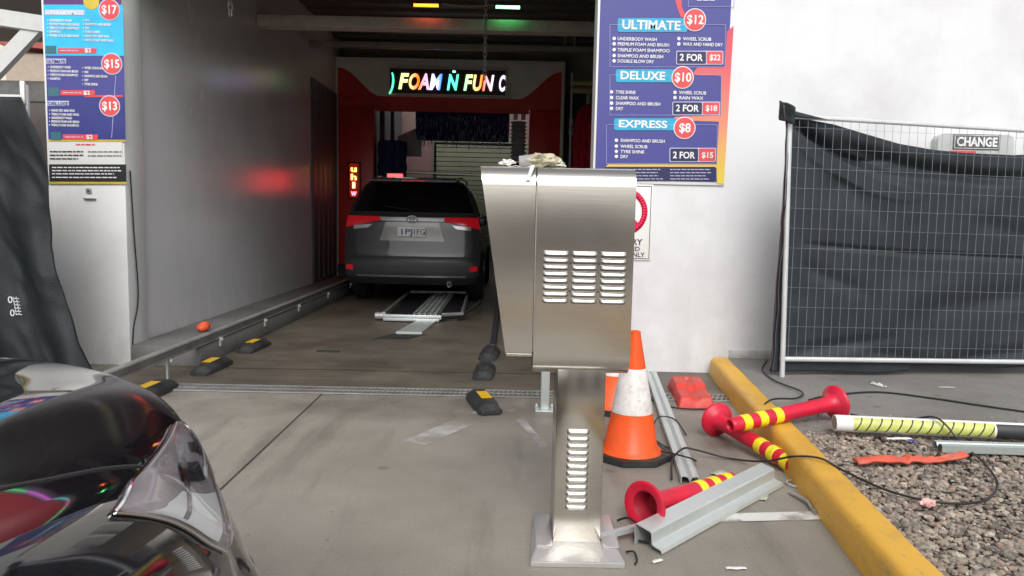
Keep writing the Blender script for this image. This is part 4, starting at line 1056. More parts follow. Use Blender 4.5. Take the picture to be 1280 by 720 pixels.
# ================================================================== RIGHT FENCE
FYr = lambda x: 5.30 + (x - 2.0) * .10
fn = thing('fence_panel', 'temporary wire mesh fence panel standing in front of the white wall on the right', 'fence', (3.2, 5.4, .13))
FX0, FX1 = 1.985, 4.36
for x in (FX0, FX1):
    p0 = (x + (.02 if x == FX0 else 0), FYr(x), .131); p1 = (x - (.03 if x == FX0 else 0), FYr(x), 2.05); obj('post', T([p0, p1], .019, 12), M['tube'], fn)
obj('top_rail', T([(FX0 - .01, FYr(FX0), 1.995), (FX1, FYr(FX1), 1.94)], .016, 10), M['tube'], fn)
obj('bottom_rail', T([(FX0, FYr(FX0), .262), (FX1, FYr(FX1), .235)], .018, 10), M['tube'], fn)
bm = bmesh.new()
x = FX0 + .055
while x < FX1: tube(bm, [(x, FYr(x) - .003, .25), (x - .012, FYr(x) - .003, 1.97)], .0015, 4, cap=False); x += .0635
for i in range(12):
    z = .36 + i * .142; tube(bm, [(FX0, FYr(FX0) - .006, z), (FX1, FYr(FX1) - .006, z - .03)], .0011, 4, cap=False)
obj('wire_mesh', bm, M['wire'], fn)
obj('foot', B(4.1, 4.6, 5.35, 5.65, .131, .23, bev=.03), M['redplastic'], fn)
# shade cloth with folds
def ctop(x):
    tab = [(1.9, 2.03), (2.05, 1.99), (2.3, 1.955), (2.55, 1.895), (2.8, 1.835), (3.05, 1.80), (3.3, 1.785), (3.7, 1.78), (4.1, 1.81), (4.4, 1.93)]
    return lerp_t(tab, x)
def gaus(d_, w_): return math.exp(-(d_ / w_) ** 2)
def fold(x, z):
    a = 0
    # sagging folds radiating from the top left corner
    for (sx_, sz_, ex, ez, w_, am) in ((1.95, 1.98, 3.2, 1.62, .035, .035), (1.98, 1.92, 3.05, 1.45, .04, -.04), (2.2, 1.86, 4.2, 1.62, .045, .04), (2.0, 1.96, 2.8, 1.72, .025, .03), (2.1, 1.1, 3.3, 1.02, .018, .02), (2.9, 1.05, 4.3, 1.0, .018, .02),
                                      (2.1, .95, 2.7, .72, .05, .022), (2.05, .30, 2.95, .42, .05, .03), (2.6, .32, 3.3, .22, .05, .02), (2.3, 1.6, 2.8, 1.2, .06, .02), (3.4, 1.3, 4.2, 1.1, .07, .02), (3.0, .6, 4.3, .8, .08, .02), (3.3, .25, 4.3, .35, .05, .03)):
        dx, dz = ex - sx_, ez - sz_; L2 = dx * dx + dz * dz; t = ((x - sx_) * dx + (z - sz_) * dz) / L2
        sag = -.10 * math.sin(max(0, min(1, t)) * math.pi) if sz_ > 1.8 else 0
        px, pz = sx_ + dx * t, sz_ + dz * t + sag
        env = max(0, min(1, t * 6)) * max(0, min(1, (1 - t) * 3)); dd = (z - pz)
        a += am * (1.6 if sz_ > 1.7 else .9) * env * gaus(dd, w_)
    a += .012 * noise2(x * 1.5, z * 2.5, 1.3) + .006 * noise2(x * 4, z * 6, 1.0)
    return a
def cfn(u, v):
    x = 1.955 + u * 2.42; zb = .165 + .03 * noise2(x * 2, 0, 1) + (.03 if x > 3 else 0); z = zb + (ctop(x) - zb) * v
    if u == 0: x = 1.955 - .03 * (1 - v)
    return Vector((x, FYr(x) + .035 + abs(0) + max(-.012, fold(x, z)) + .0, z))
cl = thing('shade_cloth', 'black shade cloth sagging behind the mesh of the right fence panel', 'cloth', (3.1, 5.4, .15))
o = obj('sheet', grid(cfn, 220, 160), M['cloth'], cl); solidify(o, .002)
# hem wrapped round the post
bm = grid(lambda u, v: Vector((1.935 + .022 * u - .03 * v * v * 0 + (.03 * (1 - v) ** 2) * -1 + .012 * noise2(v * 9, 1, 1) + .01 * math.sin(u * 3) - .03 * gaus(v - 1, .06) * (1 - u), 5.28 + .04 * math.sin(u * 3.1) + .012 * noise2(v * 14, u, 1), .17 + v * 1.90)), 8, 90)
o = obj('wrapped_hem', bm, M['hem'], cl); solidify(o, .003)
bm = grid(lambda u, v: Vector((1.87 + u * .10 * (1 - .0 * v), 5.27 + .03 * math.sin(u * 5) + .01 * noise2(u * 4, v * 4, 1), 2.10 - u * .02 - v * (.13 - .0 * u) - (0 if u < .5 else (u - .5) * .06))), 10, 10)
o = obj('knotted_corner', bm, M['cloth'], cl); solidify(o, .006)
bm = grid(lambda u, v: Vector((1.965 + u * .26, 5.285, 2.045 - u * .06 - v * .045 * (1 - u) - .01)), 8, 3)
o = obj('knotted_corner', bm, M['cloth'], cl); solidify(o, .006)

# ================================================================== LEFT FENCE + TARP
lf = thing('fence_panel', 'temporary fence panel on the left, hidden under a hanging black tarpaulin', 'fence', (-4.4, 5.02, 0))
obj('post', T([(-3.26, 5.06, 0), (-3.26, 5.06, 2.06)], .019, 10), M['tube'], lf); obj('post', T([(-5.6, 5.06, 0), (-5.6, 5.06, 2.06)], .019, 10), M['tube'], lf)
obj('top_rail', T([(-5.6, 5.06, 1.98), (-3.26, 5.06, 1.98)], .016, 10), M['tube'], lf); obj('bottom_rail', T([(-5.6, 5.06, .15), (-3.26, 5.06, .15)], .016, 10), M['tube'], lf)
bm = bmesh.new(); x = -5.56
while x < -3.28: tube(bm, [(x, 5.06, .15), (x, 5.06, 1.98)], .0019, 4, cap=False); x += .0635
obj('wire_mesh', bm, M['wire'], lf)
ft = obj('foot', B(-3.50, -2.98, 4.93, 5.18, .001, .12, bev=.03, seg=3), M['redplastic'], lf)
obj('clip', B(-3.275, -3.245, 5.02, 5.04, 1.93, 2.08, bev=.004), M['white'], lf)
def redge(z):
    return lerp_t([(.06, -2.70), (.17, -2.76), (.35, -2.85), (.6, -2.94), (.85, -3.02), (1.0, -3.06), (1.2, -3.08), (1.5, -3.08), (1.7, -3.13), (1.85, -3.20), (1.96, -3.245)], z)
def tarp(u, v):
    z = .07 + v * 1.90; xr = redge(z); x = xr - (1 - u) * (2.6)
    zz = z - (0 if v < .8 else (v - .8) * 5 * .10 * (1 - math.cos((x + 3.25) * 2.3)) * .8)
    f = .05 * math.sin((x - (2 - z) * .35) * 13 + 1.3 * noise2(x * 2, z, 1)) * (1 - .6 * v) + .03 * math.sin((x + z * .8) * 5) + .045 * noise2(x * 3 + z, z * 1.5, 1.8) + .02 * abs(noise2(x * 9 + z * 4, z * 3, 1.2))
    return Vector((x, 4.985 + f * .9 - .12 * (1 - v) * u ** 3, zz))
tp = thing('tarpaulin', 'black tarpaulin draped over the left fence beside the white column', 'tarpaulin', (-4.1, 4.98, 0))
o = obj('sheet', grid(tarp, 200, 90), M['cloth_l'], tp); solidify(o, .003)
# small white printed mark on the tarp: illegible vertical lettering
bm = bmesh.new(); rnd = random.Random(5)
for i in range(6):
    z = .655 - i * .021; box(bm, -3.275 + i * .003, -3.235 + i * .003, 4.862, 4.865, z - .014, z - .010); box(bm, -3.275 + i * .003, -3.271 + i * .003, 4.862, 4.865, z - .016, z); box(bm, -3.255 + i * .003, -3.250 + i * .003, 4.862, 4.865, z - .014, z + .0)
for (cx_, cz_) in ((-3.292, .636), (-3.282, .548)):
    tube(bm, [(cx_ + .012 * math.cos(t * .63), 4.863, cz_ + .020 * math.sin(t * .63)) for t in range(11)], .0035, 4, cap=False)
pm = obj('printed_mark', bm, M['txt'], tp)

# ================================================================== BACKGROUND LEFT
cp = thing('canopy_frame', 'white steel canopy frame with a sloping brace beyond the left column', 'canopy', (-5.4, 7.6, 0))
bm = extrude_poly([(-6.4, 3.35), (-6.4, 3.18), (-4.3, 2.93), (-4.3, 3.08)], XZ, 7.5, 7.62); obj('beam', bm, M['roofwhite'], cp)
bm = extrude_poly([(-6.0, 1.85), (-5.80, 1.85), (-4.66, 3.0), (-4.86, 3.0)], XZ, 7.52, 7.6); obj('brace', bm, M['roofwhite'], cp)
obj('post', B(-6.2, -6.05, 7.5, 7.64, 0, 3.4), M['roofwhite'], cp)
obj('roof_sheet', B(-9, -3.9, 7.2, 11, 3.62, 3.66), mat('canopy_sheet', (.20, .18, .165), .6, var=.15, stretch=(10, 1, 1)), cp)
obj('cross_beam', B(-9.5, -3.7, 9.0, 9.15, 2.50, 2.74, bev=.01), M['galv_dull'], cp)
hs_ = thing('cream_house', 'far cream and tan building with a red roof line seen left of the column', 'building', (-18, 25, 0))
obj('wall', B(-26, -10.5, 25, 33, 0, 7.1), M['farwall'], hs_)
obj('lower_wall', B(-16.2, -10.4, 24.2, 24.95, 0, 6.1), M['fartan'], hs_)
bm = extrude_poly([(-16.3, 6.35), (-10.4, 5.85), (-10.4, 6.12), (-16.3, 6.62)], XZ, 24.0, 24.99); obj('roof_edge', bm, M['farroof'], hs_)
gw = thing('grey_shed', 'dull brown grey shed wall far behind the tarpaulin', 'building', (-9, 12, 0))
obj('wall', B(-14, -3.9, 12, 12.3, 0, 2.9), mat('shed_wall', (.17, .15, .145), .7, var=.25, scale=1.5), gw)
obj('door', B(-7.4, -6.2, 11.95, 11.995, 0, 2.1), mat('shed_door', (.25, .2, .2), .6), gw)
# made-up building behind the camera, added for reflections in the kiosk steel
bb = thing('reflection_building', 'long tan brick building added behind the viewer for reflections in the steel', 'building', (0, -16, 0))
obj('wall', B(-22, 22, -18, -16, 0, 3.5), M['brick'], bb)
for i in range(8): obj('window', B(-20 + i * 5.2, -17.2 + i * 5.2, -15.99, -15.95, .9, 2.6), M['glass'], bb)
obj('awning', B(-22, 22, -16, -14.6, 2.9, 3.1), M['dbeam'], bb)

# ================================================================== CONES AND LOOSE THINGS
def cone(x, y, rz, label):
    t = thing('traffic_cone', label, 'cone', (x, y, 0), group='orange traffic cones beside the kiosk', local=True); t.rotation_euler.z = rz
    rb_, rt2, h0, h1 = .145, .028, .035, .67
    def rr_(z): return rb_ + (rt2 - rb_) * (z - h0) / (h1 - h0)
    prf = [(rb_ + .022, h0 - .004), (rb_ + .008, h0 + .012), (rr_(.06), .06), (rr_(.25), .25), (rr_(.251) , .251), (rr_(.45), .45), (rr_(.655), .655), (rt2 + .002, .668), (rt2 - .006, .67), (rt2 - .008, .58), (0, .58)]
    bd_ = obj('cone_body', lathe(prf, 40), M['orange'], t)
    obj('white_collar', lathe([(rr_(.240) + .0005, .240), (rr_(.240) + .0025, .242), (rr_(.475) + .0025, .473), (rr_(.475) + .0005, .475)], 40), M['cone_white'], bd_)
    bm = bmesh.new(); pts = []
    for i in range(8): a = 2 * math.pi * (i + .5) / 8; pts.append((.215 * math.cos(a) / math.cos(math.pi / 8) * .96, .215 * math.sin(a) / math.cos(math.pi / 8) * .96))
    bm = extrude_poly(pts, lambda u, v, q: (u, v, q), .001, .032); bmesh.ops.bevel(bm, geom=[e for e in bm.edges], offset=.006, segments=2, affect='EDGES')
    obj('base', bm, M['rubber'], t, ang=25)
    return t
cone(.665, 3.83, R(4), 'orange traffic cone with a white collar standing right of the kiosk pedestal')
cone(.70, 4.78, R(20), 'second orange traffic cone farther back, mostly hidden behind the front cone')

# red plastic barrier foot
rf = thing('barrier_foot', 'red plastic barrier foot lying on the ground against the yellow kerb end', 'barrier foot', (1.28, 5.1, 0))
def rff(u, v):
    x = 1.150 + u * .245; y = 4.84 + v * .62
    e = min(1, min(u, 1 - u) * 12) ** .5 * min(1, min(v, 1 - v) * 20) ** .5
    h = .075 + .03 * (1 if .42 < v < .9 else 0) * min(1, min(abs(v - .42), abs(v - .9)) * 14) ; h -= .022 * gaus(u - .5, .12) * (1 if v < .8 else 0)
    return Vector((x + v * .055, y, .002 + h * e))
bm = grid(rff, 26, 50); obj('shell', bm, M['redplastic'], rf, ang=45)

# flexible magenta bollards
def bollard(base, axis, L_, label, rot0=0, base_tilt=None, hole=True):
    """base: centre of the flange underside; axis: direction the tube points"""
    ax = Vector(axis).normalized(); q = Vector((0, 0, 1)).rotation_difference(ax)
    t = thing('flexible_bollard', label, 'bollard', base, group='fallen magenta bollards with yellow bands', local=True)
    t.rotation_mode = 'QUATERNION'; t.rotation_quaternion = q
    rt_ = .041
    prf = [(.060, .012), (.092, .0), (.100, .004), (.101, .014), (.094, .022), (.070, .034), (.050, .055), (rt_ + .003, .09), (rt_, .12)]
    prf += [(rt_, z) for z in (.2, .3)] + [(rt_ - .0, L_ - .02), (rt_ - .003, L_ - .005), (rt_ - .010, L_), (rt_ - .014, L_ - .004), (rt_ - .016, L_ - .06), (0, L_ - .06)]
    b_ = obj('post', lathe(prf, 36), M['pink'], t, ang=50)
    obj('hollow', lathe([(.062, .0125), (.050, .03), (.042, .09), (0, .10)], 30), M['pink_in'], b_)
    for k in range(3):
        z = L_ * .55 + k * .105
        obj('reflective_band', lathe([(rt_ + .0004, z), (rt_ + .0022, z + .002), (rt_ + .0022, z + .050), (rt_ + .0004, z + .052)], 36), M['fluoro'], b_)
    return t
bollard((.560, 2.885, .098), (.70, .62, -.062), .66, 'magenta bollard with yellow bands lying nearest the kiosk, flange facing the viewer')
bollard((1.225, 4.22, .100), (.24, -.74, -.060), .74, 'magenta bollard with yellow bands lying on the ground against the kerb, pointing to the viewer')
bollard((1.885, 4.13, .235), (-.70, -.27, -.075), .74, 'magenta bollard with yellow bands lying across the kerb with its flange on the gravel side')

# channels
def cchannel(p0, p1, wd, hgt, label, mt, th=.004, roll=0, flip=1, lip=.012, grp='loose galvanised channels'):
    p0 = Vector(p0); p1 = Vector(p1); t = (p1 - p0).normalized(); s = t.cross(Vector((0, 0, 1))).normalized(); n = s.cross(t)
    rr_ = Matrix.Rotation(roll, 3, t); s = rr_ @ s; n = rr_ @ n
    path = [(-wd / 2, 0), (-wd / 2, hgt), (-wd / 2 + lip, hgt + .004), (-.012, hgt), (0, hgt - .02), (.012, hgt), (wd / 2 - lip, hgt + .004), (wd / 2, hgt), (wd / 2, 0)] if flip > 0 else [(-wd / 2, hgt), (-wd / 2, 0), (wd / 2, 0), (wd / 2, hgt)]
    out = path + [(a * (1 - 2 * th / wd), b - th if flip > 0 else b + th) for a, b in path[::-1]]
    bm = bmesh.new(); a = [bm.verts.new(p0 + s * u + n * v) for u, v in out]; b = [bm.verts.new(p1 + s * u + n * v) for u, v in out]
    for i in range(len(a)):
        j = (i + 1) % len(a); bm.faces.new((a[i], a[j], b[j], b[i]))
    half = len(path); N = len(out)
    for ring_ in (a, b):
        for i in range(half - 1): bm.faces.new((ring_[i], ring_[i + 1], ring_[N - 2 - i], ring_[N - 1 - i]))
    o = recenter(obj('steel_channel', bm, mt, ang=20)); tag(o, label, 'steel channel', grp); return o
def ribrail(p0, p1, label, mt):
    """fence rail: W section lying on its side, bright flanges"""
    p0 = Vector(p0); p1 = Vector(p1); t = (p1 - p0).normalized(); s = Vector((t.y, -t.x, 0)).normalized(); n = s.cross(t)
    path = [(-.055, .0), (-.058, .078), (-.050, .084), (.012, .072), (.018, .066), (.022, .026), (.028, .022), (.062, .014), (.068, .002)]
    bm = bmesh.new(); th = .004
    out = path + [(a - .002, b - th) for a, b in path[::-1]]
    a = [bm.verts.new(p0 + s * u + n * v) for u, v in out]; b = [bm.verts.new(p1 + s * u + n * v) for u, v in out]; N = len(out)
    for i in range(N): j = (i + 1) % N; bm.faces.new((a[i], a[j], b[j], b[i]))
    for ring_ in (a, b):
        for i in range(len(path) - 1): bm.faces.new((ring_[i], ring_[i + 1], ring_[N - 2 - i], ring_[N - 1 - i]))
    o = recenter(obj('steel_channel', bm, mt, ang=15)); tag(o, label, 'steel channel', 'loose galvanised channels'); return o
ribrail((.545, 2.70, .006), (1.275, 3.445, .006), 'bright galvanised channel lying diagonally in front of the nearest bollard', M['galv'])
cchannel((.878, 3.40, .01), (1.155, 5.85, .01), .085, .03, 'dull grey channel lying on the ground from the wall towards the cone', M['galv'])
cchannel((2.16, 3.60, .135), (4.2, 3.52, .135), .09, .035, 'pale green grey channel lying on the gravel under the striped pole', steel('pale_channel', (.52, .58, .56), .5, (2, 2, 2), .05, .7), roll=0)
sb = recenter(obj('steel_strut', B(-.012, .012, -.16, .16, 0, .02, rot=Matrix.Rotation(R(-58), 3, 'Z')), M['galv'])); sb.location = (.50, 2.80, .03); tag(sb, 'short steel strut poking out between the kiosk base and the diagonal channel', 'strut')

# striped pole
sp_ = thing('striped_pole', 'white plastic pole with a yellow and black striped sleeve lying on the gravel edge', 'pole', (2.6, 3.78, .19))
pa, pb = Vector((1.755, 3.86, .190)), Vector((4.3, 3.60, .190)); tdir = (pb - pa).normalized()
obj('tube', T([pa, pb], .044, 20), M['white'], sp_)
q = Vector((0, 0, 1)).rotation_difference(tdir).to_matrix().to_4x4()
def stripes():
    X = mat('hazard_sleeve', (.56, .60, .17), .4, var=.15, scale=30); n = X.node_tree; b = n.nodes['Principled BSDF']
    tc = n.nodes.new('ShaderNodeTexCoord'); sx = n.nodes.new('ShaderNodeSeparateXYZ'); n.links.new(tc.outputs['Object'], sx.inputs[0])
    ad = n.nodes.new('ShaderNodeMath'); ad.operation = 'MULTIPLY_ADD'; ad.inputs[1].default_value = -.55; n.links.new(sx.outputs[2], ad.inputs[0]); n.links.new(sx.outputs[0], ad.inputs[2])
    pp_ = n.nodes.new('ShaderNodeMath'); pp_.operation = 'PINGPONG'; pp_.inputs[1].default_value = .0255; n.links.new(ad.outputs[0], pp_.inputs[0])
    gt = n.nodes.new('ShaderNodeMath'); gt.operation = 'GREATER_THAN'; gt.inputs[1].default_value = .0215; n.links.new(pp_.outputs[0], gt.inputs[0])
    old = b.inputs['Base Color'].links[0].from_socket; mx = n.nodes.new('ShaderNodeMix'); mx.data_type = 'RGBA'
    n.links.new(gt.outputs[0], mx.inputs[0]); n.links.new(old, mx.inputs[6]); mx.inputs[7].default_value = (.03, .03, .025, 1); n.links.new(mx.outputs[2], b.inputs['Base Color']); return X
def sleeve(a, b, r, g0, g1):
    def f(u, v):
        an = g0 + (g1 - g0) * v; e = .044 + (r - .044) * min(1, min(u, 1 - u) * 40, min(v, 1 - v) * 30 + .2)
        side = Vector((tdir.y, -tdir.x, 0)).normalized(); return pa + tdir * (a + (b - a) * u) + side * e * math.cos(an) + Vector((0, 0, 1)) * e * math.sin(an)
    return grid(f, 40, 24)
obj('hazard_sleeve', sleeve(.085, .79, .0462, R(-40), R(62)), stripes(), sp_); obj('black_sleeve', sleeve(.80, 2.4, .0466, R(-58), R(60)), M['suv_trim'], sp_)
obj('open_end', lathe([(0, -.001), (.036, -.001)], 20, M4=Matrix.Translation(pa) @ q), mat('pole_inside', (.25, .25, .24), .7), sp_)

# orange broken strip
bm = grid(lambda u, v: Vector((1.64 + u * .56, 3.33 + u * .08 + v * .065 + .006 * noise2(u * 9, v, 1), .150 + .012 * math.sin(u * 7) + .01 * noise2(u * 12, v * 4, 1) + (.012 if u > .47 else 0) - .02 * abs(v - .5))), 40, 6)
o = obj('plastic_strip', bm, M['orangestrip']); solidify(o, .012); tag(recenter(o), 'broken faded orange plastic strip lying on the gravel below the striped pole', 'plastic strip')

# debris
def scrap(x, y, z, sx, sy, rz, mt, label, name, cat, seed):
    from mathutils import noise
    rr_ = Matrix.Rotation(rz, 3, 'Z')
    bm = grid(lambda u, v: rr_ @ Vector(((u - .5) * sx, (v - .5) * sy * (1 - .5 * abs(u - .5)), .006 + .25 * sy * abs(noise.noise(Vector((u * 3 + seed, v * 3, 0)))))) + Vector((x, y, z)), 8, 4)
    o = obj(name, bm, mt); solidify(o, .0015); tag(recenter(o), label, cat)
scrap(.84, 2.555, 0, .075, .02, .05, M['paper'], 'thin scrap of white paper on the ground at the bottom of the view', 'paper_scrap', 'litter', 1)
scrap(.565, 2.60, 0, .045, .02, .5, M['paper'], 'small white paper scrap right beside the kiosk base', 'paper_scrap', 'litter', 2)
scrap(2.57, 5.03, .131, .012, .16, .3, M['paper'], 'white drinking straw like sliver on the slab below the fence', 'paper_scrap', 'litter', 3)
scrap(3.05, 5.03, .131, .11, .012, 0, M['paper'], 'pale sliver of litter on the slab at the right edge', 'paper_scrap', 'litter', 4)
scrap(1.06, 3.56, .0, .09, .06, .8, M['foil'], 'torn clear plastic scrap between the bollards', 'plastic_scrap', 'litter', 5)
scrap(1.18, 3.25, .0, .08, .035, 1.1, M['foil'], 'crinkled grey plastic scrap behind the end of the diagonal channel', 'plastic_scrap', 'litter', 6)
scrap(2.05, 3.76, .135, .14, .035, .1, M['paper'], 'white paper strip tucked beneath the striped pole', 'paper_scrap', 'litter', 7)
crumple('crushed_bottle', 1.70, 2.87, .12, .030, .018, .016, mat('pinkish_bottle', (.72, .42, .38), .4, var=.4, scale=30), 'crushed small pink and white bottle on the gravel', 'bottle', 4, fl=.25)
crumple('blue_cap', 2.10, 3.73, .125, .012, .012, .008, mat('blue_cap', (.03, .04, .3), .4), 'tiny blue cap on the gravel just below the striped pole', 'cap', 4, sub=2)
bm = T(smooth_path([(1.315, 3.30, .012), (1.345, 3.18, .02), (1.34, 3.10, .012), (1.375, 3.085, .02)]), .008, 6); box(bm, 1.33, 1.37, 3.06, 3.10, .001, .02)
tag(recenter(obj('cable_stub', bm, M['galv_dull'])), 'short bent metal stub on the ground at the foot of the kerb', 'metal scrap')
# ring clip beside bollard
tag(recenter(obj('ring_clip', T([(1.395 + .045 * math.cos(t * .4), 3.43 + .045 * math.sin(t * .4), .008) for t in range(17)], .005, 6, cap=False), M['galv'])), 'thin pale ring on the ground under the end of the bollard by the kerb', 'ring')

# cables
def cable(pts, r, label):
    tag(recenter(obj('cable', T(smooth_path(pts, 8), r, 6), M['cable'])), label, 'cable', 'loose black cables')
cable([(1.90, 4.55, .145), (2.094, 4.693, .142), (2.475, 4.834, .138), (2.762, 4.683, .138), (2.967, 4.517, .138), (3.4, 4.2, .138)], .006, 'black cable curving over the slab behind the striped pole')
cable([(2.00, 4.20, .150), (2.069, 4.131, .150), (2.20, 4.0, .17), (2.25, 3.78, .25), (2.318, 3.66, .15), (2.26, 3.396, .142), (2.136, 3.104, .140), (1.951, 2.911, .138), (1.759, 2.884, .138), (1.614, 3.0, .138), (1.529, 3.241, .14), (1.461, 3.333, .165), (1.374, 3.43, .14), (1.30, 3.62, .05), (1.174, 3.775, .012), (1.0, 3.79, .05), (.93, 3.772, .06), (.842, 3.62, .05), (.80, 3.44, .012)], .0055, 'long black cable looping over the gravel and the kerb to the cone')
cable([(2.10, 5.895, .138), (1.93, 5.5, .138), (1.885, 5.1, .142), (1.93, 4.75, .15), (1.80, 4.50, .165), (1.60, 4.42, .165), (1.46, 4.3, .05)], .006, 'black cable along the back edge of the kerb')
cable([(.98, 5.1, .012), (1.10, 4.82, .012), (1.30, 4.78, .012), (1.46, 4.9, .012)], .005, 'thin black cable on the ground in front of the red barrier foot')
cable([(.80, 3.9, .008), (.84, 3.7, .06), (.93, 3.62, .06), (.98, 3.75, .01), (.85, 4.1, .008), (.92, 4.4, .05), (1.02, 4.38, .05), (1.05, 4.2, .008)], .0045, 'tangled thin black cable wrapped over the dull channel beside the cone')
cable([(.46, 2.66, .01), (.485, 2.64, .02), (.49, 2.60, .008), (.478, 2.57, .006)], .004, 'stub of black cable at the right of the kiosk base')
cable([(.47, 2.95, .01), (.50, 2.88, .05), (.53, 2.84, .04), (.51, 2.77, .015), (.56, 2.74, .01)], .005, 'tangle of black cable under the nearest bollard flange')

# ================================================================== NEAR BLACK CAR
CX = -1.40
bc = thing('black_car', 'glossy black car with a large clear headlight, its bonnet filling the near left corner', 'car', (CX, 0, 0), local=True)
#        y      zc    zs    w     sill  bow
RG = [(1.90, .20, .20, .76, .19, .46), (2.00, .34, .34, .87, .20, .52), (2.05, .48, .46, .915, .21, .58), (2.06, .60, .56, .918, .21, .66), (2.04, .70, .64, .912, .22, .76), (2.01, .775, .705, .908, .22, .76), (1.95, .835, .750, .905, .22, .72),
      (1.78, .888, .800, .905, .22, .62), (1.50, .935, .850, .903, .22, .45), (1.1, .972, .893, .905, .22, .27), (.7, 1.0, .925, .91, .22, .12), (.30, 1.02, .945, .915, .22, .05), (0.0, 1.03, .955, .915, .22, .0)]
def crm(a, b, c, d_, t): return .5 * (2 * b + (c - a) * t + (2 * a - 5 * b + 4 * c - d_) * t * t + (3 * b - a - 3 * c + d_) * t ** 3)
def ringp(s):
    s = max(0, min(len(RG) - 1.0001, s)); i = int(s); t = s - i
    g = [RG[max(0, min(len(RG) - 1, i + k))] for k in (-1, 0, 1, 2)]
    return [crm(g[0][j], g[1][j], g[2][j], g[3][j], t) for j in range(6)]
def BS(s, t, off=0.0, sx=1):
    """bonnet/fender/bumper skin: s from bumper foot to windscreen, t from the centre line to the sill"""
    y, zc, zs, w_, sill, bow = ringp(s); T1 = .72
    if t < T1:
        q = t / T1; x = w_ * (1 - .045) * q; 
        crown = (1 - q ** 2.2); z = zs + (zc - zs) * crown + .010 * gaus(q - .70, .10) * max(0, min(1, (s - 5) / 2))
        # rounded shoulder
        g = q ** 2.7; yy = y - bow * g * .92
        if q > .9: z -= .008 * ((q - .9) / .1) ** 2; 
    else:
        q = (t - T1) / (1 - T1); a = min(1, q * 3.0)
        x = w_ * (.955 + .070 * math.sin(a * math.pi / 2) - .05 * max(0, q - .45) ** 1.5); top = zs - .008; z = top + (sill - top) * (q ** 1.15); yy = y - bow * (.92 + .08 * math.sin(a * math.pi / 2))
    p = Vector((sx * x, yy, z))
    return p
def BSn(s, t, off, sx=1):
    e = 1e-3; p = BS(s, t, sx=sx); a = BS(s + e, t, sx=sx) - p; b = BS(s, t + e, sx=sx) - p
    n = a.cross(b) * -sx
    if n.length: n.normalize()
    if n.x * sx * abs(p.x) + n.y * (p.y - 1.0) * .6 + n.z * (p.z - .35) < 0: n = -n
    return p + n * off
bm = bmesh.new(); NS, NT = 96, 60
def tt(j): return -1 + 2 * j / (2 * NT)
V = []
for i in range(NS + 1):
    s = i / NS * 12; V.append([bm.verts.new(BS(s, abs(tt(j)), sx=1 if tt(j) >= 0 else -1)) for j in range(2 * NT + 1)])
for i in range(NS):
    for j in range(2 * NT):
        vs4 = (V[i][j], V[i + 1][j], V[i + 1][j + 1], V[i][j + 1]); c = sum((v.co for v in vs4), Vector()) / 4
        if abs(c.x) > .80 and (c.y - .84) ** 2 + (c.z - .33) ** 2 < .385 ** 2: continue     # wheel arch opening
        bm.faces.new(vs4)
obj('front_body', bm, M['bpaint'], bc, ang=60)
# rest of the body: doors, cabin, tail
def sec2(y):
    hz = lerp_t([(0, 1.0), (-.2, 1.04), (-.75, 1.40), (-1.1, 1.47), (-2.0, 1.48), (-2.7, 1.36), (-3.1, 1.10), (-3.6, 1.02), (-3.75, .80)][::-1], y)
    out = []
    for i in range(21):
        t = i / 20
        if t < .45: z = .22 + (.915 - .22) * t / .45; x = .915 - .03 * (1 - t / .45) ** 2
        else:
            q = (t - .45) / .55; zz = .915 + (hz - .915) * min(1, q * 1.6) if hz > .92 else hz; x = .915 - .24 * min(1, q * 1.6) * max(0, (hz - .915) / .56); z = zz
            if q > .625: f = (q - .625) / .375; x = x * (1 - f); z = zz + .03 * math.sin(f * math.pi / 2)
        out.append((x * (1 - .10 * max(0, (-3.2 - y) / .55)), min(z, hz + .03)))
    return out
bm = bmesh.new(); rows = []
for y in (0.0, -.2, -.45, -.75, -1.1, -1.5, -2, -2.4, -2.7, -3.1, -3.4, -3.6, -3.75):
    hp = sec2(y); rows.append([bm.verts.new((-x, y, z)) for x, z in hp] + [bm.verts.new((x, y, z)) for x, z in hp[::-1][1:]])
for A, C in zip(rows, rows[1:]):
    for k_ in range(len(A) - 1):
        vs4 = (A[k_], A[k_ + 1], C[k_ + 1], C[k_]); bm.faces.new(vs4)
bm.faces.new(rows[-1])
obj('rear_body', bm, M['bpaint'], bc, ang=45)
obj('windscreen', grid(lambda u, v: Vector(((u - .5) * 1.5 * (1 - .15 * v), -.13 - v * .58, 1.045 + v * .355 + .02 * (1 - (2 * u - 1) ** 2))), 12, 8), M['glass'], bc)
for s in (-1, 1):
    o = obj('side_window', grid(lambda u, v: Vector((s * (.905 - .20 * v), -.65 - u * 1.9 - .0 * v, .97 + v * .40)), 8, 4), M['glass'], bc)
    for yy in (.84, -2.65): wheel(bc, s * .80, yy, .33, .21, s)
    obj('mirror', B(s * 1.0 - .09, s * 1.0 + .09, -.42, -.28, .98, 1.12, bev=.03), M['bpaint'], bc)
    bm = lathe([(.37, -.12), (.385, .0), (.385, .14), (0, .14)], 40, M4=Matrix.Translation((s * .78, .84, .33)) @ Matrix.Rotation(R(-90 * s), 4, 'Y'))
    obj('arch_liner', bm, M['mdark'], bc)
obj('underbody', B(-.78, .78, -3.6, 1.7, .16, .3), M['mdark'], bc)
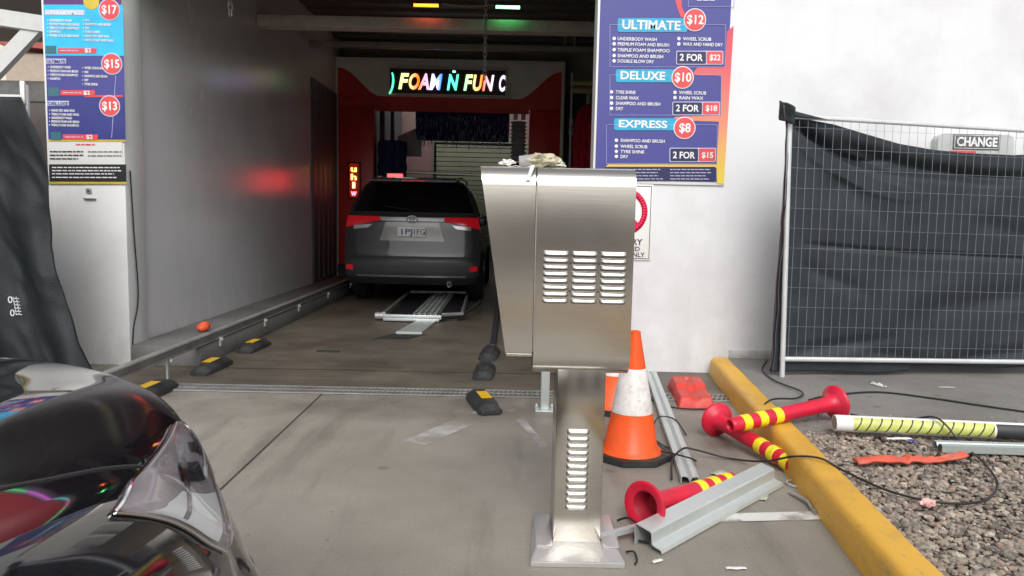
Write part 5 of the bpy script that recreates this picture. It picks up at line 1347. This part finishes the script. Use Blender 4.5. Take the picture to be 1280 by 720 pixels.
# bonnet shut line
for sx in (-1, 1):
    pts = []
    for i in range(40):
        s = 7.9 + (12 - 7.9) * i / 39; tl_ = lerp_t([(7.9, .702), (8.5, .683), (8.85, .673), (9.15, .660), (12, .625)], s); pts.append(BSn(s, tl_, .0005, sx))
    obj('bonnet_gap', T(pts, .0028, 6), M['slot'], bc)
pts = [BSn(5.2, .0 + .50 * abs(k_) / 20, .0005, 1 if k_ >= 0 else -1) for k_ in range(-20, 21)]
obj('bonnet_gap', T(pts, .0028, 6), M['slot'], bc)
# headlights: region in (s, t)
def hl(sx):
    upc = [(6.85, .612), (7.4, .660), (7.85, .692), (8.2, .714), (8.45, .730), (8.58, .735)]
    outc = [(6.85, .612), (6.52, .640), (6.35, .672), (6.12, .704), (6.05, .738), (6.25, .780)]
    def cv_(c, u):
        n = len(c) - 1; i = min(n - 1, int(u * n)); t = u * n - i; g = [c[max(0, min(n, i + k_))] for k_ in (-1, 0, 1, 2)]
        return crm(g[0][0], g[1][0], g[2][0], g[3][0], t), crm(g[0][1], g[1][1], g[2][1], g[3][1], t)
    def par(u, v):
        a = cv_(upc, u); b = cv_(outc, u); return a[0] + (b[0] - a[0]) * v, a[1] + (b[1] - a[1]) * v + .012 * u * math.sin(v * math.pi)
    def f(off):
        def g_(u, v):
            s, t = par(u, v); e = min(1, max(0, min(u, 1 - u, v, 1 - v)) * 14) ** .5
            return BSn(s, t, off * e + .004, sx)
        return g_
    return par, f
M['hlens'] = mat('headlight_glass', (.9, .9, .92), .02, var=0, trans=1.0, coat=.5)
M['hlens'].node_tree.nodes['Principled BSDF'].inputs['IOR'].default_value = 1.25
M['hrefl'] = mat('headlight_reflector', (.62, .58, .60), .16, .45, var=.30, scale=5)
for sx in (-1, 1):
    par, f = hl(sx)
    h_ = obj('headlight', grid(f(.003), 60, 30), M['hrefl'], bc, ang=80)
    o = obj('lens', grid(f(.022), 60, 30), M['hlens'], h_, ang=80)
    g4 = f(.006); k30 = [i / 30 for i in range(31)]
    bm = T([g4(u, 0) for u in k30], .0035, 6); tube(bm, [g4(u, 1) for u in k30], .0025, 6); tube(bm, [g4(1, u) for u in k30], .003, 6); obj('chrome_rim', bm, M['chrome'], h_)
    def sub(c4, off):
        (a, b, c, d_) = c4
        return grid(lambda u, v: f(off)((a[0] * (1 - u) + b[0] * u) * (1 - v) + (d_[0] * (1 - u) + c[0] * u) * v, (a[1] * (1 - u) + b[1] * u) * (1 - v) + (d_[1] * (1 - u) + c[1] * u) * v), 16, 12)
    obj('reflector_panel', sub(((.97, .10), (.97, .74), (.74, .80), (.78, .28)), .009), mat('reflector_white', (.85, .87, .87), .25, var=.04), h_)
    obj('dark_bowl', sub(((.70, .30), (.66, .70), (.50, .66), (.54, .30)), .007), M['mdark'], h_)
    obj('dark_bowl', sub(((.40, .55), (.44, .90), (.30, .85), (.30, .55)), .007), M['mdark'], h_)
    obj('light_blade', sub(((.95, .88), (.95, .93), (.2, .86), (.2, .72)), .010), M['chrome'], h_)
    obj('light_blade', sub(((.95, .30), (.95, .34), (.48, .42), (.48, .34)), .010), M['chrome'], h_)
# grille and bumper details
obj('grille', grid(lambda u, v: BSn(2.3 + v * 2.3, .42 * abs(2 * u - 1), .004, 1 if u >= .5 else -1), 40, 10), M['mdark'], bc)
for sx in (-1, 1):
    obj('bumper_gap', T([BSn(3.5 - .0 * i, .80 + .012 * i, .0005, sx) for i in range(12)], .003, 6), M['slot'], bc)
    obj('bumper_insert', grid(lambda u, v: BSn(1.4 + v * .9, .60 + u * .13, .004, sx), 10, 6), M['mdark'], bc)
